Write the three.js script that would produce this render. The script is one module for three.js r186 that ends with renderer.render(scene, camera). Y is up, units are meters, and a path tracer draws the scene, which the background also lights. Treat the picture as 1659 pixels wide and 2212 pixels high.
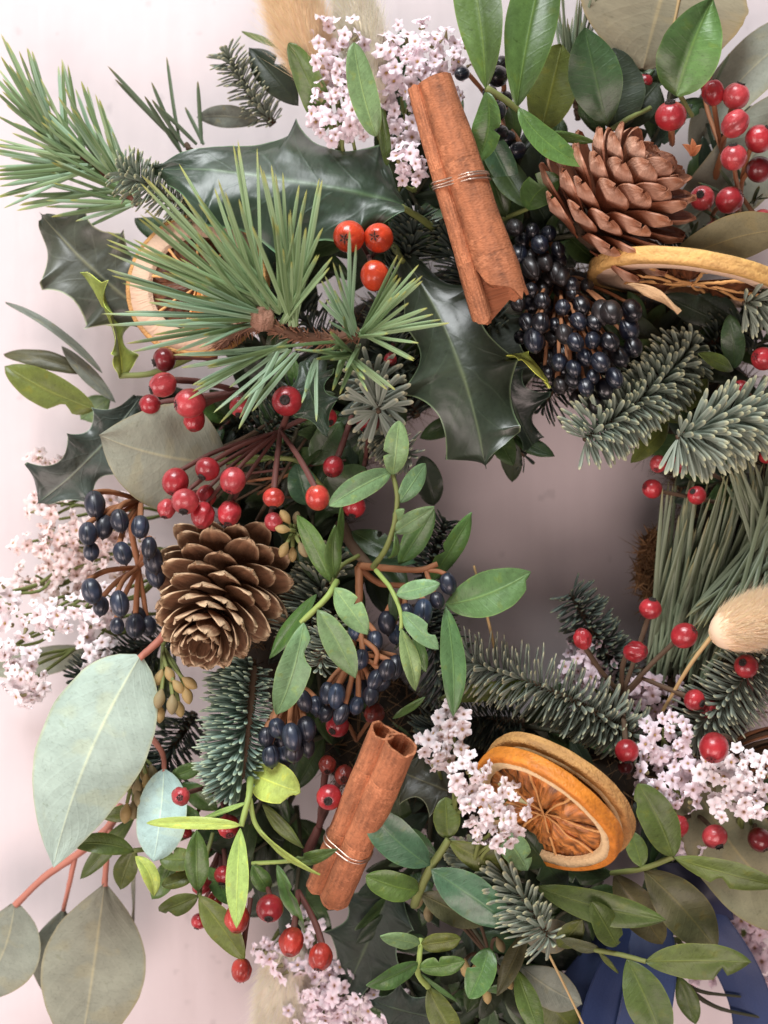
import * as THREE from 'three';
import { mergeGeometries, mergeVertices } from 'three/addons/utils/BufferGeometryUtils.js';
import { RectAreaLightUniformsLib } from 'three/addons/lights/RectAreaLightUniformsLib.js';

// ---------------------------------------------------------------- camera, light, exposure
const V3 = THREE.Vector3;
const v = (x, y, z) => new V3(x, y, z);
const scene = new THREE.Scene();
const FOV = 44, MID = 0.06, PX = 0.00015;                       // one unit of the layout is 0.15 mm in the plane z = 0.06
const DIST = 1106 * PX / Math.tan(FOV * Math.PI / 360);
const camera = new THREE.PerspectiveCamera(FOV, 0.75, 0.02, 20);
camera.position.set(0, 0, MID + DIST);
camera.lookAt(0, 0, 0);
camera.focus = DIST - 0.016;
camera.userData.fStop = 9;
const renderer = new THREE.WebGLRenderer({ antialias: true });
renderer.setSize(768, 1024);
renderer.shadowMap.enabled = true;
renderer.toneMapping = THREE.LinearToneMapping;
renderer.toneMappingExposure = 1.14;
RectAreaLightUniformsLib.init();
scene.background = new THREE.Color(0.10, 0.085, 0.085);           // the dim room round the wall
function areaLight(name, x, y, z, w, h, color, power, tx = 0, ty = 0) {
  const l = new THREE.RectAreaLight(color, power, w, h);
  l.name = name; l.position.set(x, y, z); l.lookAt(tx, ty, 0.03); scene.add(l);
}
areaLight('window_above', -0.30, 1.25, 0.85, 0.66, 0.56, new THREE.Color(0.955, 0.975, 1.0), 20.0);
areaLight('window_beside', -1.20, -0.42, 0.88, 0.6, 0.8, new THREE.Color(1.0, 0.85, 0.82), 6.6);
areaLight('bounce_fill', 0.06, -0.66, 1.45, 0.9, 0.6, new THREE.Color(1.0, 0.79, 0.75), 6.6);  // added unseen fill lamp from below, standing in for light off the room

// ---------------------------------------------------------------- helpers
let seedState = 12345;
const seed = (s) => { seedState = s >>> 0; };
const rnd = () => { seedState = (seedState + 0x6d2b79f5) >>> 0; let t = Math.imul(seedState ^ (seedState >>> 15), 1 | seedState); t = (t + Math.imul(t ^ (t >>> 7), 61 | t)) ^ t; return ((t ^ (t >>> 14)) >>> 0) / 4294967296; };
const rr = (a, b) => a + (b - a) * rnd();
const clamp = THREE.MathUtils.clamp, lerp = THREE.MathUtils.lerp, sstep = THREE.MathUtils.smoothstep;
const hash3 = (x, y, z) => { let h = Math.imul(x | 0, 374761393) + Math.imul(y | 0, 668265263) + Math.imul(z | 0, 2147483647 ^ 1274126177); h = Math.imul(h ^ (h >>> 13), 1274126177); return ((h ^ (h >>> 16)) >>> 0) / 4294967296; };
function noise3(x, y, z) {
  const ix = Math.floor(x), iy = Math.floor(y), iz = Math.floor(z), f = (t) => t * t * (3 - 2 * t), u = f(x - ix), w = f(y - iy), q = f(z - iz);
  const L = (k) => lerp(lerp(hash3(ix, iy, k), hash3(ix + 1, iy, k), u), lerp(hash3(ix, iy + 1, k), hash3(ix + 1, iy + 1, k), u), w);
  return lerp(L(iz), L(iz + 1), q);
}
const fbm = (x, y, z = 0, o = 4) => { let s = 0, a = 0.5, n = 0; for (let i = 0; i < o; i++) { s += a * noise3(x, y, z); n += a; x *= 2.03; y *= 2.03; z *= 2.03; a *= 0.5; } return s / n; };

// a place given in layout units (x right, y down) and millimetres off the wall
const scaleAt = (z) => PX * (MID + DIST - z / 1000) / DIST;
const P = (x, y, z = 60) => { const k = scaleAt(z); return v((x - 829.5) * k, (1106 - y) * k, z / 1000); };

const used = new Map();
const numbered = (n) => { const k = used.get(n) ?? 0; used.set(n, k + 1); return k ? n + '_' + String(k).padStart(3, '0') : n; };
function thing(name, label, category, at, group) {
  const o = new THREE.Group();
  o.name = numbered(name); o.position.copy(at);
  o.userData = { label, category };
  if (group) o.userData.group = group;
  scene.add(o);
  return o;
}
function part(name, geo, mat, parent, label) {
  const m = new THREE.Mesh(geo, mat);
  m.name = name; m.castShadow = m.receiveShadow = true;
  if (label) m.userData.label = label;
  parent.add(m);
  return m;
}
// a part whose geometry is given in the scene's own axes
function wpart(name, geo, mat, root, label) {
  geo.translate(-root.position.x, -root.position.y, -root.position.z);
  return part(name, geo, mat, root, label);
}
const YUP = v(0, 1, 0), ZUP = v(0, 0, 1);
function aim(mesh, root, at, dir, from = YUP, spin = 0) {
  mesh.position.copy(at).sub(root.position);
  mesh.quaternion.setFromUnitVectors(from, dir.clone().normalize());
  if (spin) mesh.quaternion.multiply(new THREE.Quaternion().setFromAxisAngle(from, spin));
  return mesh;
}
function bez(pts) { return pts.length === 2 ? new THREE.LineCurve3(pts[0], pts[1]) : new THREE.CatmullRomCurve3(pts, false, 'centripetal'); }
function tubeGeo(pts, r0, r1 = r0, seg = 0, sides = 7, rough = 0.08) {
  const c = bez(pts), n = seg || Math.max(4, pts.length * 4), fr = c.computeFrenetFrames(n, false), pos = [], uv = [], idx = [];
  for (let i = 0; i <= n; i++) {
    const t = i / n, p = c.getPointAt(t);
    for (let j = 0; j <= sides; j++) {
      const a = j / sides * Math.PI * 2, r = lerp(r0, r1, t) * (1 + rough * (hash3(i * 7, j % sides, pts.length) - 0.5) * 2);
      const q = p.clone().addScaledVector(fr.normals[i], Math.cos(a) * r).addScaledVector(fr.binormals[i], Math.sin(a) * r);
      pos.push(q.x, q.y, q.z); uv.push(j / sides, t);
      if (i && j) { const k = i * (sides + 1) + j; idx.push(k - sides - 2, k - sides - 1, k - 1, k - 1, k - sides - 1, k); }
    }
  }
  for (const e of [0, n]) {
    const k = pos.length / 3, p = c.getPointAt(e / n); pos.push(p.x, p.y, p.z); uv.push(0.5, e / n);
    for (let j = 0; j < sides; j++) { const a = e * (sides + 1) + j; e ? idx.push(a, a + 1, k) : idx.push(a + 1, a, k); }
  }
  const g = new THREE.BufferGeometry();
  g.setAttribute('position', new THREE.Float32BufferAttribute(pos, 3)); g.setAttribute('uv', new THREE.Float32BufferAttribute(uv, 2)); g.setIndex(idx); g.computeVertexNormals();
  return g;
}
// ---------------------------------------------------------------- textures (colour and fine relief only)
function tex(w, h, f, srgb = false) {
  const d = new Uint8Array(w * h * 4);
  for (let y = 0; y < h; y++) for (let x = 0; x < w; x++) { const c = f((x + 0.5) / w, (y + 0.5) / h), o = (y * w + x) * 4; for (let k = 0; k < 3; k++) d[o + k] = clamp(c[k], 0, 1) * 255; d[o + 3] = 255; }
  const t = new THREE.DataTexture(d, w, h);
  t.wrapS = t.wrapT = THREE.RepeatWrapping; t.magFilter = THREE.LinearFilter; t.minFilter = THREE.LinearFilter;
  if (srgb) t.colorSpace = THREE.SRGBColorSpace;
  t.needsUpdate = true;
  return t;
}
const veinLine = (d, w) => Math.exp(-(d * d) / (w * w));
// leaf maps: u across (0.5 = midrib), v along
function veins(u, w, n, slope) {
  const s = Math.abs(u - 0.5) * 2, side = u < 0.5 ? 0.37 : 0, q = (w - s * slope) * n + side + 0.25 * fbm(s * 3, w * 4, side);
  const d = Math.abs(q - Math.round(q)) / n;
  return veinLine(d, 0.006) * sstep(s, 0.02, 0.12) * (1 - sstep(s, 0.75, 0.98));
}
const leafMap = (n, slope, rib, vein, edge, mottle, k, base = 0.62) => tex(96, 384, (u, w) => {
  const s = Math.abs(u - 0.5) * 2, m = veinLine(s, (n === 13 ? 0.014 : 0.03) + 0.02 * (1 - w)), e = sstep(s, base < 0.5 ? 0.955 : 0.93, 0.99), g = base / 0.62, b = base + g * (mottle * (fbm(u * 6, w * 18, k) - 0.5) * 2 + 0.10 * (fbm(u * 40, w * 140, k + 5) - 0.5)), spot = sstep(fbm(u * 14, w * 50, k + 9), 0.74, 0.8) * (n === 13 ? 0.09 : 0.18) * g;
  const net = Math.abs(fbm(u * 16, w * 46, k + 21, 2) - 0.5), x = b - spot + rib * m + vein * veins(u, w, n, slope) + edge * e * (0.5 + fbm(u * 9, w * 30, k)) - 0.10 * g * (1 - sstep(net, 0.0, 0.035));
  const old = sstep(fbm(u * 3.5, w * 9, k + 40), 0.60, 0.78) * (n === 13 ? 0.07 : 0.2) * g; return [x * (1 + 0.10 * (m + e) + old), x * (1 + old * 0.25), x * (1 - 0.16 * (m + e) - spot * 0.6 - old)];
});
const leafBump = (n, slope, k) => tex(96, 384, (u, w) => {
  const s = Math.abs(u - 0.5) * 2, x = 0.6 - 0.35 * veinLine(s, 0.05) - 0.13 * veins(u, w, n, slope) + 0.26 * (fbm(u * 14, w * 50, k) - 0.5);
  return [x, x, x];
});
const T = {
  myrtle: leafMap(11, 0.12, 0.24, 0.025, 0.20, 0.16, 1), myrtleB: leafBump(11, 0.12, 2),
  euc: leafMap(13, 0.30, 0.22, 0.022, 0.0, 0.10, 3), eucB: leafBump(13, 0.3, 4),
  holly: leafMap(6, 0.22, 0.30, 0.05, 0.85, 0.22, 6, 0.16), hollyB: leafBump(6, 0.22, 7),
};
const lin = (r, g, b) => new THREE.Color().setRGB(r, g, b);
const std = (o) => new THREE.MeshStandardMaterial({ side: THREE.DoubleSide, ...o });
const phys = (o) => new THREE.MeshPhysicalMaterial({ side: THREE.DoubleSide, ...o });
const BASE = { myrtle: 0.62, euc: 0.62, holly: 0.16 };
const leafMat = (kind, r, g, b, rough, coat, coatRough = 0.3, bs = 0.00035) => phys({ color: lin(r / BASE[kind], g / BASE[kind], b / BASE[kind]), vertexColors: true, map: T[kind], bumpMap: T[kind + 'B'], bumpScale: bs, roughness: rough, clearcoat: coat, clearcoatRoughness: coatRough, specularIntensity: 0.6 });
const M = {
  green: leafMat('myrtle', 0.085, 0.18, 0.045, 0.42, 0.4), fresh: leafMat('myrtle', 0.085, 0.165, 0.042, 0.4, 0.4), lime: leafMat('myrtle', 0.40, 0.56, 0.14, 0.5, 0.15),
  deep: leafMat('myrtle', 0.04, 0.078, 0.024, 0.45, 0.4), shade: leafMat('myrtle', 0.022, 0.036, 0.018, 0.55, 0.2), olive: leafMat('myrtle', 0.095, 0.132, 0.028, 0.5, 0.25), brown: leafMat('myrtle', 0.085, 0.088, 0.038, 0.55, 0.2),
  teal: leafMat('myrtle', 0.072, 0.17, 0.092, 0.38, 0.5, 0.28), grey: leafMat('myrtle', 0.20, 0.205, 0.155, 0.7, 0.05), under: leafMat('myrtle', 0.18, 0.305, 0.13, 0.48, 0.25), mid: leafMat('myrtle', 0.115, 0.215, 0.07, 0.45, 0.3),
  eucPale: leafMat('euc', 0.42, 0.575, 0.505, 0.6, 0.06), eucMint: leafMat('euc', 0.46, 0.68, 0.63, 0.55, 0.1), eucGrey: leafMat('euc', 0.255, 0.275, 0.215, 0.68, 0.03), eucOlive: leafMat('euc', 0.27, 0.27, 0.165, 0.66, 0.05),
  eucTop: leafMat('euc', 0.30, 0.265, 0.17, 0.7, 0.03),
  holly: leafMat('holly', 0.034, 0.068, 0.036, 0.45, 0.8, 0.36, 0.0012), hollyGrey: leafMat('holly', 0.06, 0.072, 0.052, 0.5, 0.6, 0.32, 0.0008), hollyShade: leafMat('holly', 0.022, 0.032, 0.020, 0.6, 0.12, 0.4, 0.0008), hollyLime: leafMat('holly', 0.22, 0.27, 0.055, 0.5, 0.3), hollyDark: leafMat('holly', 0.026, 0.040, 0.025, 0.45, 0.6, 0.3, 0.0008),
  stemGreen: std({ color: lin(0.20, 0.24, 0.07), roughness: 0.6 }), stemLime: std({ color: lin(0.34, 0.46, 0.12), roughness: 0.55 }), stemBrown: std({ color: lin(0.10, 0.062, 0.035), roughness: 0.8 }), stemRed: std({ color: lin(0.13, 0.045, 0.035), roughness: 0.65 }),
  stemCoral: std({ color: lin(0.52, 0.20, 0.14), roughness: 0.55 }), stemOrange: std({ color: lin(0.33, 0.14, 0.06), roughness: 0.65 }), stemDark: std({ color: lin(0.05, 0.05, 0.025), roughness: 0.7 }), straw: std({ color: lin(0.52, 0.36, 0.16), roughness: 0.6 }),
};
// ---------------------------------------------------------------- leaves
const SHAPES = {
  lance: (t) => Math.pow(t, 0.82) * Math.pow(1 - t, 0.80) / 0.323,
  oval: (t) => Math.pow(t, 0.62) * Math.pow(1 - t, 0.62) / 0.423,
  ovate: (t) => Math.pow(t, 0.60) * Math.pow(1 - t, 0.88) / 0.370,
  round: (t) => Math.pow(t, 0.48) * Math.pow(1 - t, 0.46) / 0.521,
  drop: (t) => Math.pow(t, 0.95) * Math.pow(1 - t, 0.62) / 0.351,
  drawn: (t) => Math.pow(Math.sin(Math.PI * Math.pow(t, 0.82)), 1.2),
  blade: (t) => Math.pow(t, 0.5) * Math.pow(1 - t, 0.55) / 0.483,
};
// a leaf from base to tip; w = full width in layout units. bulge, side: mid offset towards the viewer / sideways (share of the length); roll, twist in degrees; fold: V of the two halves; curl: of the edges; bite: [t, side, size]
function leafGeo(b, t, w, o = {}) {
  const { shape = 'lance', bulge = 0.06, side = 0, roll = 0, twist = o.even ? 0 : rr(-16, 16), fold = 0.25, curl = rr(-0.06, 0.06), wave = 0.08, bite = !o.even && !o.spikes && rnd() < 0.2 ? [rr(0.3, 0.85), rnd() < 0.5 ? 1 : -1, rr(0.02, 0.05)] : undefined, tipCurl = rr(-0.05, 0.03), n = 22, m = 5, th = 0.00035, spikes = 0, left, right, rough = 0.5, start = 0 } = o;
  const f = SHAPES[shape], len = b.distanceTo(t), dir = t.clone().sub(b).normalize(), pos = [], uv = [], idx = [], id = rnd() * 100;
  const toEye = v(0, 0, 1), N0 = toEye.clone().addScaledVector(dir, -dir.dot(toEye));
  if (N0.length() < 0.15) N0.set(0, 1, 0).addScaledVector(dir, -dir.y);
  N0.normalize();
  const S0 = dir.clone().cross(N0).normalize();
  const mid = b.clone().lerp(t, 0.5).addScaledVector(N0, bulge * len * 2).addScaledVector(S0, side * len * 2);
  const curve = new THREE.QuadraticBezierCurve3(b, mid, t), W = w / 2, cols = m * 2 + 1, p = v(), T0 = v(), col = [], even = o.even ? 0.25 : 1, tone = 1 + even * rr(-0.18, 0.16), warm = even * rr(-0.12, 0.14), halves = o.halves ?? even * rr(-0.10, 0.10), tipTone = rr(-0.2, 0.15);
  for (const face of [1, -1]) for (let i = 0; i <= n; i++) {
    const s = clamp(i / n, 0.003, 0.997), q = lerp(start, 1, s);
    curve.getPoint(i / n, p); curve.getTangent(i / n, T0); p.addScaledVector(N0, tipCurl * len * Math.pow(s, 5));
    const a = THREE.MathUtils.degToRad(roll + twist * s), Nn = N0.clone().applyAxisAngle(dir, a), B = T0.clone().cross(Nn).normalize(), N = B.clone().cross(T0).normalize();
    for (let j = -m; j <= m; j++) {
      const u = j / m, au = Math.abs(u); let hw = W * f(q), lift = 0;
      if (spikes) {                                               // holly: [place along the leaf, reach] of every spine, hollows between
        const list = u < 0 ? left : right, e = list.findIndex((c) => c[0] >= q), c1 = e < 0 ? [1.0, 0] : list[e], c0 = e < 0 ? list[list.length - 1] : e ? list[e - 1] : [0, 0.16], fr = clamp((q - c0[0]) / Math.max(1e-3, c1[0] - c0[0]), 0, 1), span = Math.min(1, (c1[0] - c0[0]) * 3.2);
        const arc = Math.pow(Math.sin(Math.PI * fr), 0.8);
        hw = W * lerp(c0[1], c1[1], fr) * (1 - spikes * span * arc) * Math.min(1, (1 - q) * 14);
        const k = e < 0 ? list.length : e;
        lift = (0.5 - arc) * ((k + (j < 0 ? 1 : 0)) % 2 ? 1 : -0.5) * 0.30 * W * Math.pow(au, 2.5) * sstep(q, 0.0, 0.1) * (1 - sstep(q, 0.93, 1));
      }
      if (bite && Math.sign(u) === bite[1]) { const d = Math.abs(s - bite[0]); if (d < bite[2]) hw *= 1 - 0.62 * Math.sqrt(1 - d / bite[2]) * (0.85 + 0.3 * fbm(s * 60, id)); }
      hw *= 1 + 0.14 * rough * (fbm(s * 9, j < 0 ? id : id + 31) - 0.5);
      const wv = wave * W * (Math.sin(s * 9 + id + (j < 0 ? 1.7 : 0)) * au + 1.4 * (fbm(s * 4 + id, u * 2, 3) - 0.5));
      const z = fold * au * hw * (1 - 0.3 * au) + curl * au * au * hw + wv + lift + face * th * (1 - Math.pow(au, 4)) * sstep(s, 0, 0.05);
      const x = u * hw;
      pos.push(p.x + B.x * x + N.x * z, p.y + B.y * x + N.y * z, p.z + B.z * x + N.z * z); uv.push(0.5 + u / 2, s);
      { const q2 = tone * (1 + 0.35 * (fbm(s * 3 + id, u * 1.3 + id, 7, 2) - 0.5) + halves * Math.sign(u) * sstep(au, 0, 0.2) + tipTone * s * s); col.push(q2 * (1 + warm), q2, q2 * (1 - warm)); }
      if (i && j > -m) { const k = pos.length / 3 - 1, c = k - cols; face > 0 ? idx.push(c - 1, k - 1, c, c, k - 1, k) : idx.push(c - 1, c, k - 1, k - 1, c, k); }
    }
  }
  const g = new THREE.BufferGeometry();
  g.setAttribute('position', new THREE.Float32BufferAttribute(pos, 3)); g.setAttribute('uv', new THREE.Float32BufferAttribute(uv, 2)); g.setAttribute('color', new THREE.Float32BufferAttribute(col, 3)); g.setIndex(idx); g.computeVertexNormals();
  return g;
}
// leaf part: places in layout units; the width is scaled by the depth of the middle
function leaf(root, mat, bx, by, bz, tx, ty, tz, w, o = {}) {
  return wpart(o.name ?? 'leaf', leafGeo(P(bx, by, bz), P(tx, ty, tz), w * scaleAt((bz + tz) / 2), { even: mat.startsWith('euc'), ...o }), M[mat], root, o.label);
}
const stem = (root, mat, r0, r1, pts, name = 'stem') => wpart(name, tubeGeo(pts.map((p) => P(...p)), r0 / 1000, r1 / 1000), M[mat], root);
// ---------------------------------------------------------------- builders: berries
function blob(fr, n = 20, m = 24, warp = null) {                 // a lathe-like body along +y from -1 to 1 with an optional warp
  const pos = [], uv = [], idx = [];
  for (let i = 0; i <= n; i++) for (let j = 0; j <= m; j++) {
    const t = i / n, a = j / m * Math.PI * 2, th = Math.PI * t; let r = Math.sin(th), y = -Math.cos(th);
    let p = v(Math.cos(a) * r, y, Math.sin(a) * r); if (fr) p = fr(p, t, a);
    pos.push(p.x, p.y, p.z); uv.push(j / m, t);
    if (i && j) { const k = i * (m + 1) + j; idx.push(k - m - 2, k - 1, k - m - 1, k - m - 1, k - 1, k); }
  }
  const g = new THREE.BufferGeometry();
  g.setAttribute('position', new THREE.Float32BufferAttribute(pos, 3)); g.setAttribute('uv', new THREE.Float32BufferAttribute(uv, 2)); g.setIndex(idx); g.computeVertexNormals();
  const nn = g.attributes.normal;                                // close the seam
  for (let i = 0; i <= n; i++) { const a = i * (m + 1), b = a + m, x = nn.getX(a) + nn.getX(b), y = nn.getY(a) + nn.getY(b), z = nn.getZ(a) + nn.getZ(b), l = Math.hypot(x, y, z) || 1; nn.setXYZ(a, x / l, y / l, z / l); nn.setXYZ(b, x / l, y / l, z / l); }
  return g;
}
const hipMap = tex(128, 64, (u, w) => {
  const m = fbm(u * 5, w * 3, 2, 5), sp = sstep(fbm(u * 60, w * 30, 8), 0.66, 0.75), near = sstep(w, 0.8, 0.95), st = 1 - sstep(w, 0.0, 0.25), k = 0.74 + 0.75 * (m - 0.5);
  return [k * (1 - 0.55 * near) + 0.2 * sp + 0.1 * st, k * (0.62 + 0.5 * sp + 0.75 * st) * (1 - 0.4 * near), k * (0.68 + 0.5 * sp + 0.3 * st) * (1 - 0.4 * near)];
});
const hipBump = tex(128, 64, (u, w) => { const x = fbm(u * 18, w * 10, 4); return [x, x, x]; });
const hipMat = (r, g, b, ro = 0.32, bs = 0.00028) => phys({ color: lin(r, g, b), map: hipMap, bumpMap: hipBump, bumpScale: bs, roughness: ro, clearcoat: 0.45, clearcoatRoughness: 0.2 });
const HIP = { red: hipMat(0.52, 0.052, 0.062, 0.36), rose: hipMat(0.62, 0.11, 0.115, 0.36), wine: hipMat(0.40, 0.036, 0.045, 0.38), dark: hipMat(0.20, 0.022, 0.026), orange: hipMat(0.80, 0.12, 0.035), coral: hipMat(0.72, 0.115, 0.075), dry: hipMat(0.52, 0.075, 0.045, 0.42, 0.0004), brown: hipMat(0.30, 0.05, 0.025, 0.5, 0.0004) };
const calyxMat = std({ color: lin(0.030, 0.022, 0.018), roughness: 0.9 }), rimMat = std({ color: lin(0.20, 0.16, 0.13), roughness: 0.85 });
const hipGeo = [0, 1, 2].map((k) => blob((p, t, a) => { p.y *= [0.98, 1.08, 0.92][k]; const top = sstep(t, 0.86, 1); p.y -= top * 0.13; p.multiplyScalar(1 + 0.03 * (fbm(Math.cos(a) * 1.6 + 9 * k, Math.sin(a) * 1.6, t * 3) - 0.5)); return p; }));
const hipWrinkled = [0, 1].map((k) => blob((p, t, a) => { p.y *= 1.05 + 0.1 * k; const f = 0.93 + 0.30 * (fbm(Math.cos(a) * 2.2 + 4 * k, Math.sin(a) * 2.2, t * 4, 3) - 0.5) - 0.035 * Math.abs(Math.sin(a * 4.5 + 5 * fbm(t * 3, a, k))); p.x *= f; p.z *= f; p.y -= sstep(t, 0.86, 1) * 0.12; return p; }, 26, 36));
const calyxGeo = [0, 1].map((k) => {                             // the dark crown at the end of a hip
  const parts = [new THREE.CylinderGeometry(0.30, 0.38, 0.12, 12, 1).translate(0, 0.86, 0), new THREE.TorusGeometry(0.27, 0.055, 6, 14).rotateX(Math.PI / 2).translate(0, 0.93, 0)];
  for (let i = 0; i < 5; i++) { const a = i / 5 * Math.PI * 2 + k; parts.push(new THREE.ConeGeometry(0.10, 0.22 + 0.08 * hash3(i, k, 3), 5).rotateZ(k ? 0.5 : 1.1).translate(-0.27, 0.98, 0).rotateY(a)); }
  parts.push(new THREE.SphereGeometry(0.07, 6, 5).translate(0, 0.95, 0));
  return mergeGeometries(parts.map((g) => g.toNonIndexed()));
});
function hip(root, x, y, z, r, d = [0, -0.75, 0.55], kind = 'red', wrinkled = false) {
  if (kind === 'red' || kind === 'rose') { const k = rnd(); if (k < 0.22) kind = 'rose'; else if (k < 0.45) kind = 'red'; else if (k < 0.62) kind = 'wine'; if (rnd() < 0.22) wrinkled = true; }
  r *= rr(0.93, 1.05);
  const at = P(x, y, z), R = r * scaleAt(z), D = v(d[0] + rr(-0.08, 0.08), d[1] + rr(-0.08, 0.08), d[2]).normalize();
  const b = part('berry', wrinkled ? hipWrinkled[Math.floor(rnd() * 2)] : hipGeo[Math.floor(rnd() * 3)], HIP[kind], root);
  b.scale.setScalar(R); aim(b, root, at, D, YUP, rr(0, 6));
  part('calyx', calyxGeo[Math.floor(rnd() * 2)], calyxMat, b);
  return { end: at.clone().addScaledVector(D, -R * 0.96), D, at, R };
}
function stalk(root, mat, hubs, e, r = 0.75, sag = 0.15) {       // from a hip or a berry back to where it branches off
  const p2 = hubs, len = e.end.distanceTo(p2), p1 = e.end.clone().addScaledVector(e.D, -len * 0.3).lerp(e.end.clone().lerp(p2, 0.4), 1 - sag);
  return wpart('stalk', tubeGeo([e.end.clone().addScaledVector(e.D, 0.0004), p1, p2], r / 1000 * 1.15, r / 1000, 9, 6, 0.12), M[mat], root);
}
// a sprig of rose hips: berries [x, y, z, r, direction, kind, wrinkled], joined to a hub
function hips(label, hub, list, o = {}) {
  const H = P(...hub), root = thing('rosehip_sprig', label, 'rosehips', H, 'rosehip sprigs in the wreath');
  const { mat = 'stemRed', r = 0.7, tail } = o;
  for (const [x, y, z, R, d, kind, wr] of list) { const e = hip(root, x, y, z, R, d, kind, wr); stalk(root, mat, H, e, r); }
  if (tail) stem(root, mat, r * 1.4, r * 1.8, [hub, ...tail]);
  return root;
}
// blue-black berries
const blueMap = tex(96, 64, (u, w) => { const m = fbm(u * 7, w * 5, 11), rib = veinLine((u * 5) % 1 - 0.5, 0.05) * 0.35, k = 0.55 + 0.9 * (m - 0.4) - rib; return [k, k * 1.02, k * 1.05]; });
const blueBump = tex(96, 64, (u, w) => { const x = fbm(u * 10, w * 4, 12) - 0.6 * veinLine((u * 5) % 1 - 0.5, 0.05); return [x, x, x]; });
const blueMat = (r, g, b, ro) => phys({ color: lin(r, g, b), map: blueMap, bumpMap: blueBump, bumpScale: 0.0003, roughness: ro, clearcoat: 0.55, clearcoatRoughness: 0.24 });
const BLUE = [blueMat(0.035, 0.050, 0.085, 0.45), blueMat(0.022, 0.028, 0.048, 0.5), blueMat(0.055, 0.090, 0.155, 0.42)], BLACK = [blueMat(0.006, 0.007, 0.013, 0.36), blueMat(0.014, 0.020, 0.038, 0.38), blueMat(0.014, 0.009, 0.009, 0.55)];
const blueGeo = [0, 1, 2].map((k) => blob((p, t, a) => { p.y *= [1.28, 1.42, 1.18][k]; const f = 0.97 + 0.16 * (fbm(Math.cos(a) * 2 + 5 * k, Math.sin(a) * 2, t * 3, 3) - 0.5) - 0.03 * Math.max(0, Math.cos(a * 5)) ** 4; p.x *= f; p.z *= f; return p; }));
const tipGeo = mergeGeometries([new THREE.CylinderGeometry(0.13, 0.24, 0.2, 8).toNonIndexed(), new THREE.ConeGeometry(0.09, 0.22, 6).translate(0, 0.17, 0).toNonIndexed()]);
const tipMat = std({ color: lin(0.035, 0.026, 0.024), roughness: 0.9 });
function blueBerry(root, x, y, z, r, d = [0.1, -0.85, 0.35], set = BLUE) {
  r *= rr(0.84, 1.1); const at = P(x, y, z), R = r * scaleAt(z), k = Math.floor(rnd() * 3), D = v(d[0] + rr(-0.2, 0.2), d[1] + rr(-0.15, 0.15), d[2] + rr(-0.15, 0.15)).normalize();
  const b = part('berry', blueGeo[k], set[Math.floor(rnd() * set.length)], root);
  b.scale.setScalar(R); aim(b, root, at, D, YUP, rr(0, 6));
  const tip = part('tip', tipGeo, tipMat, b); tip.position.y = [1.28, 1.42, 1.18][k];
  return { end: at.clone().addScaledVector(D, -R * [1.26, 1.4, 1.16][k]), D, at, R };
}
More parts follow.
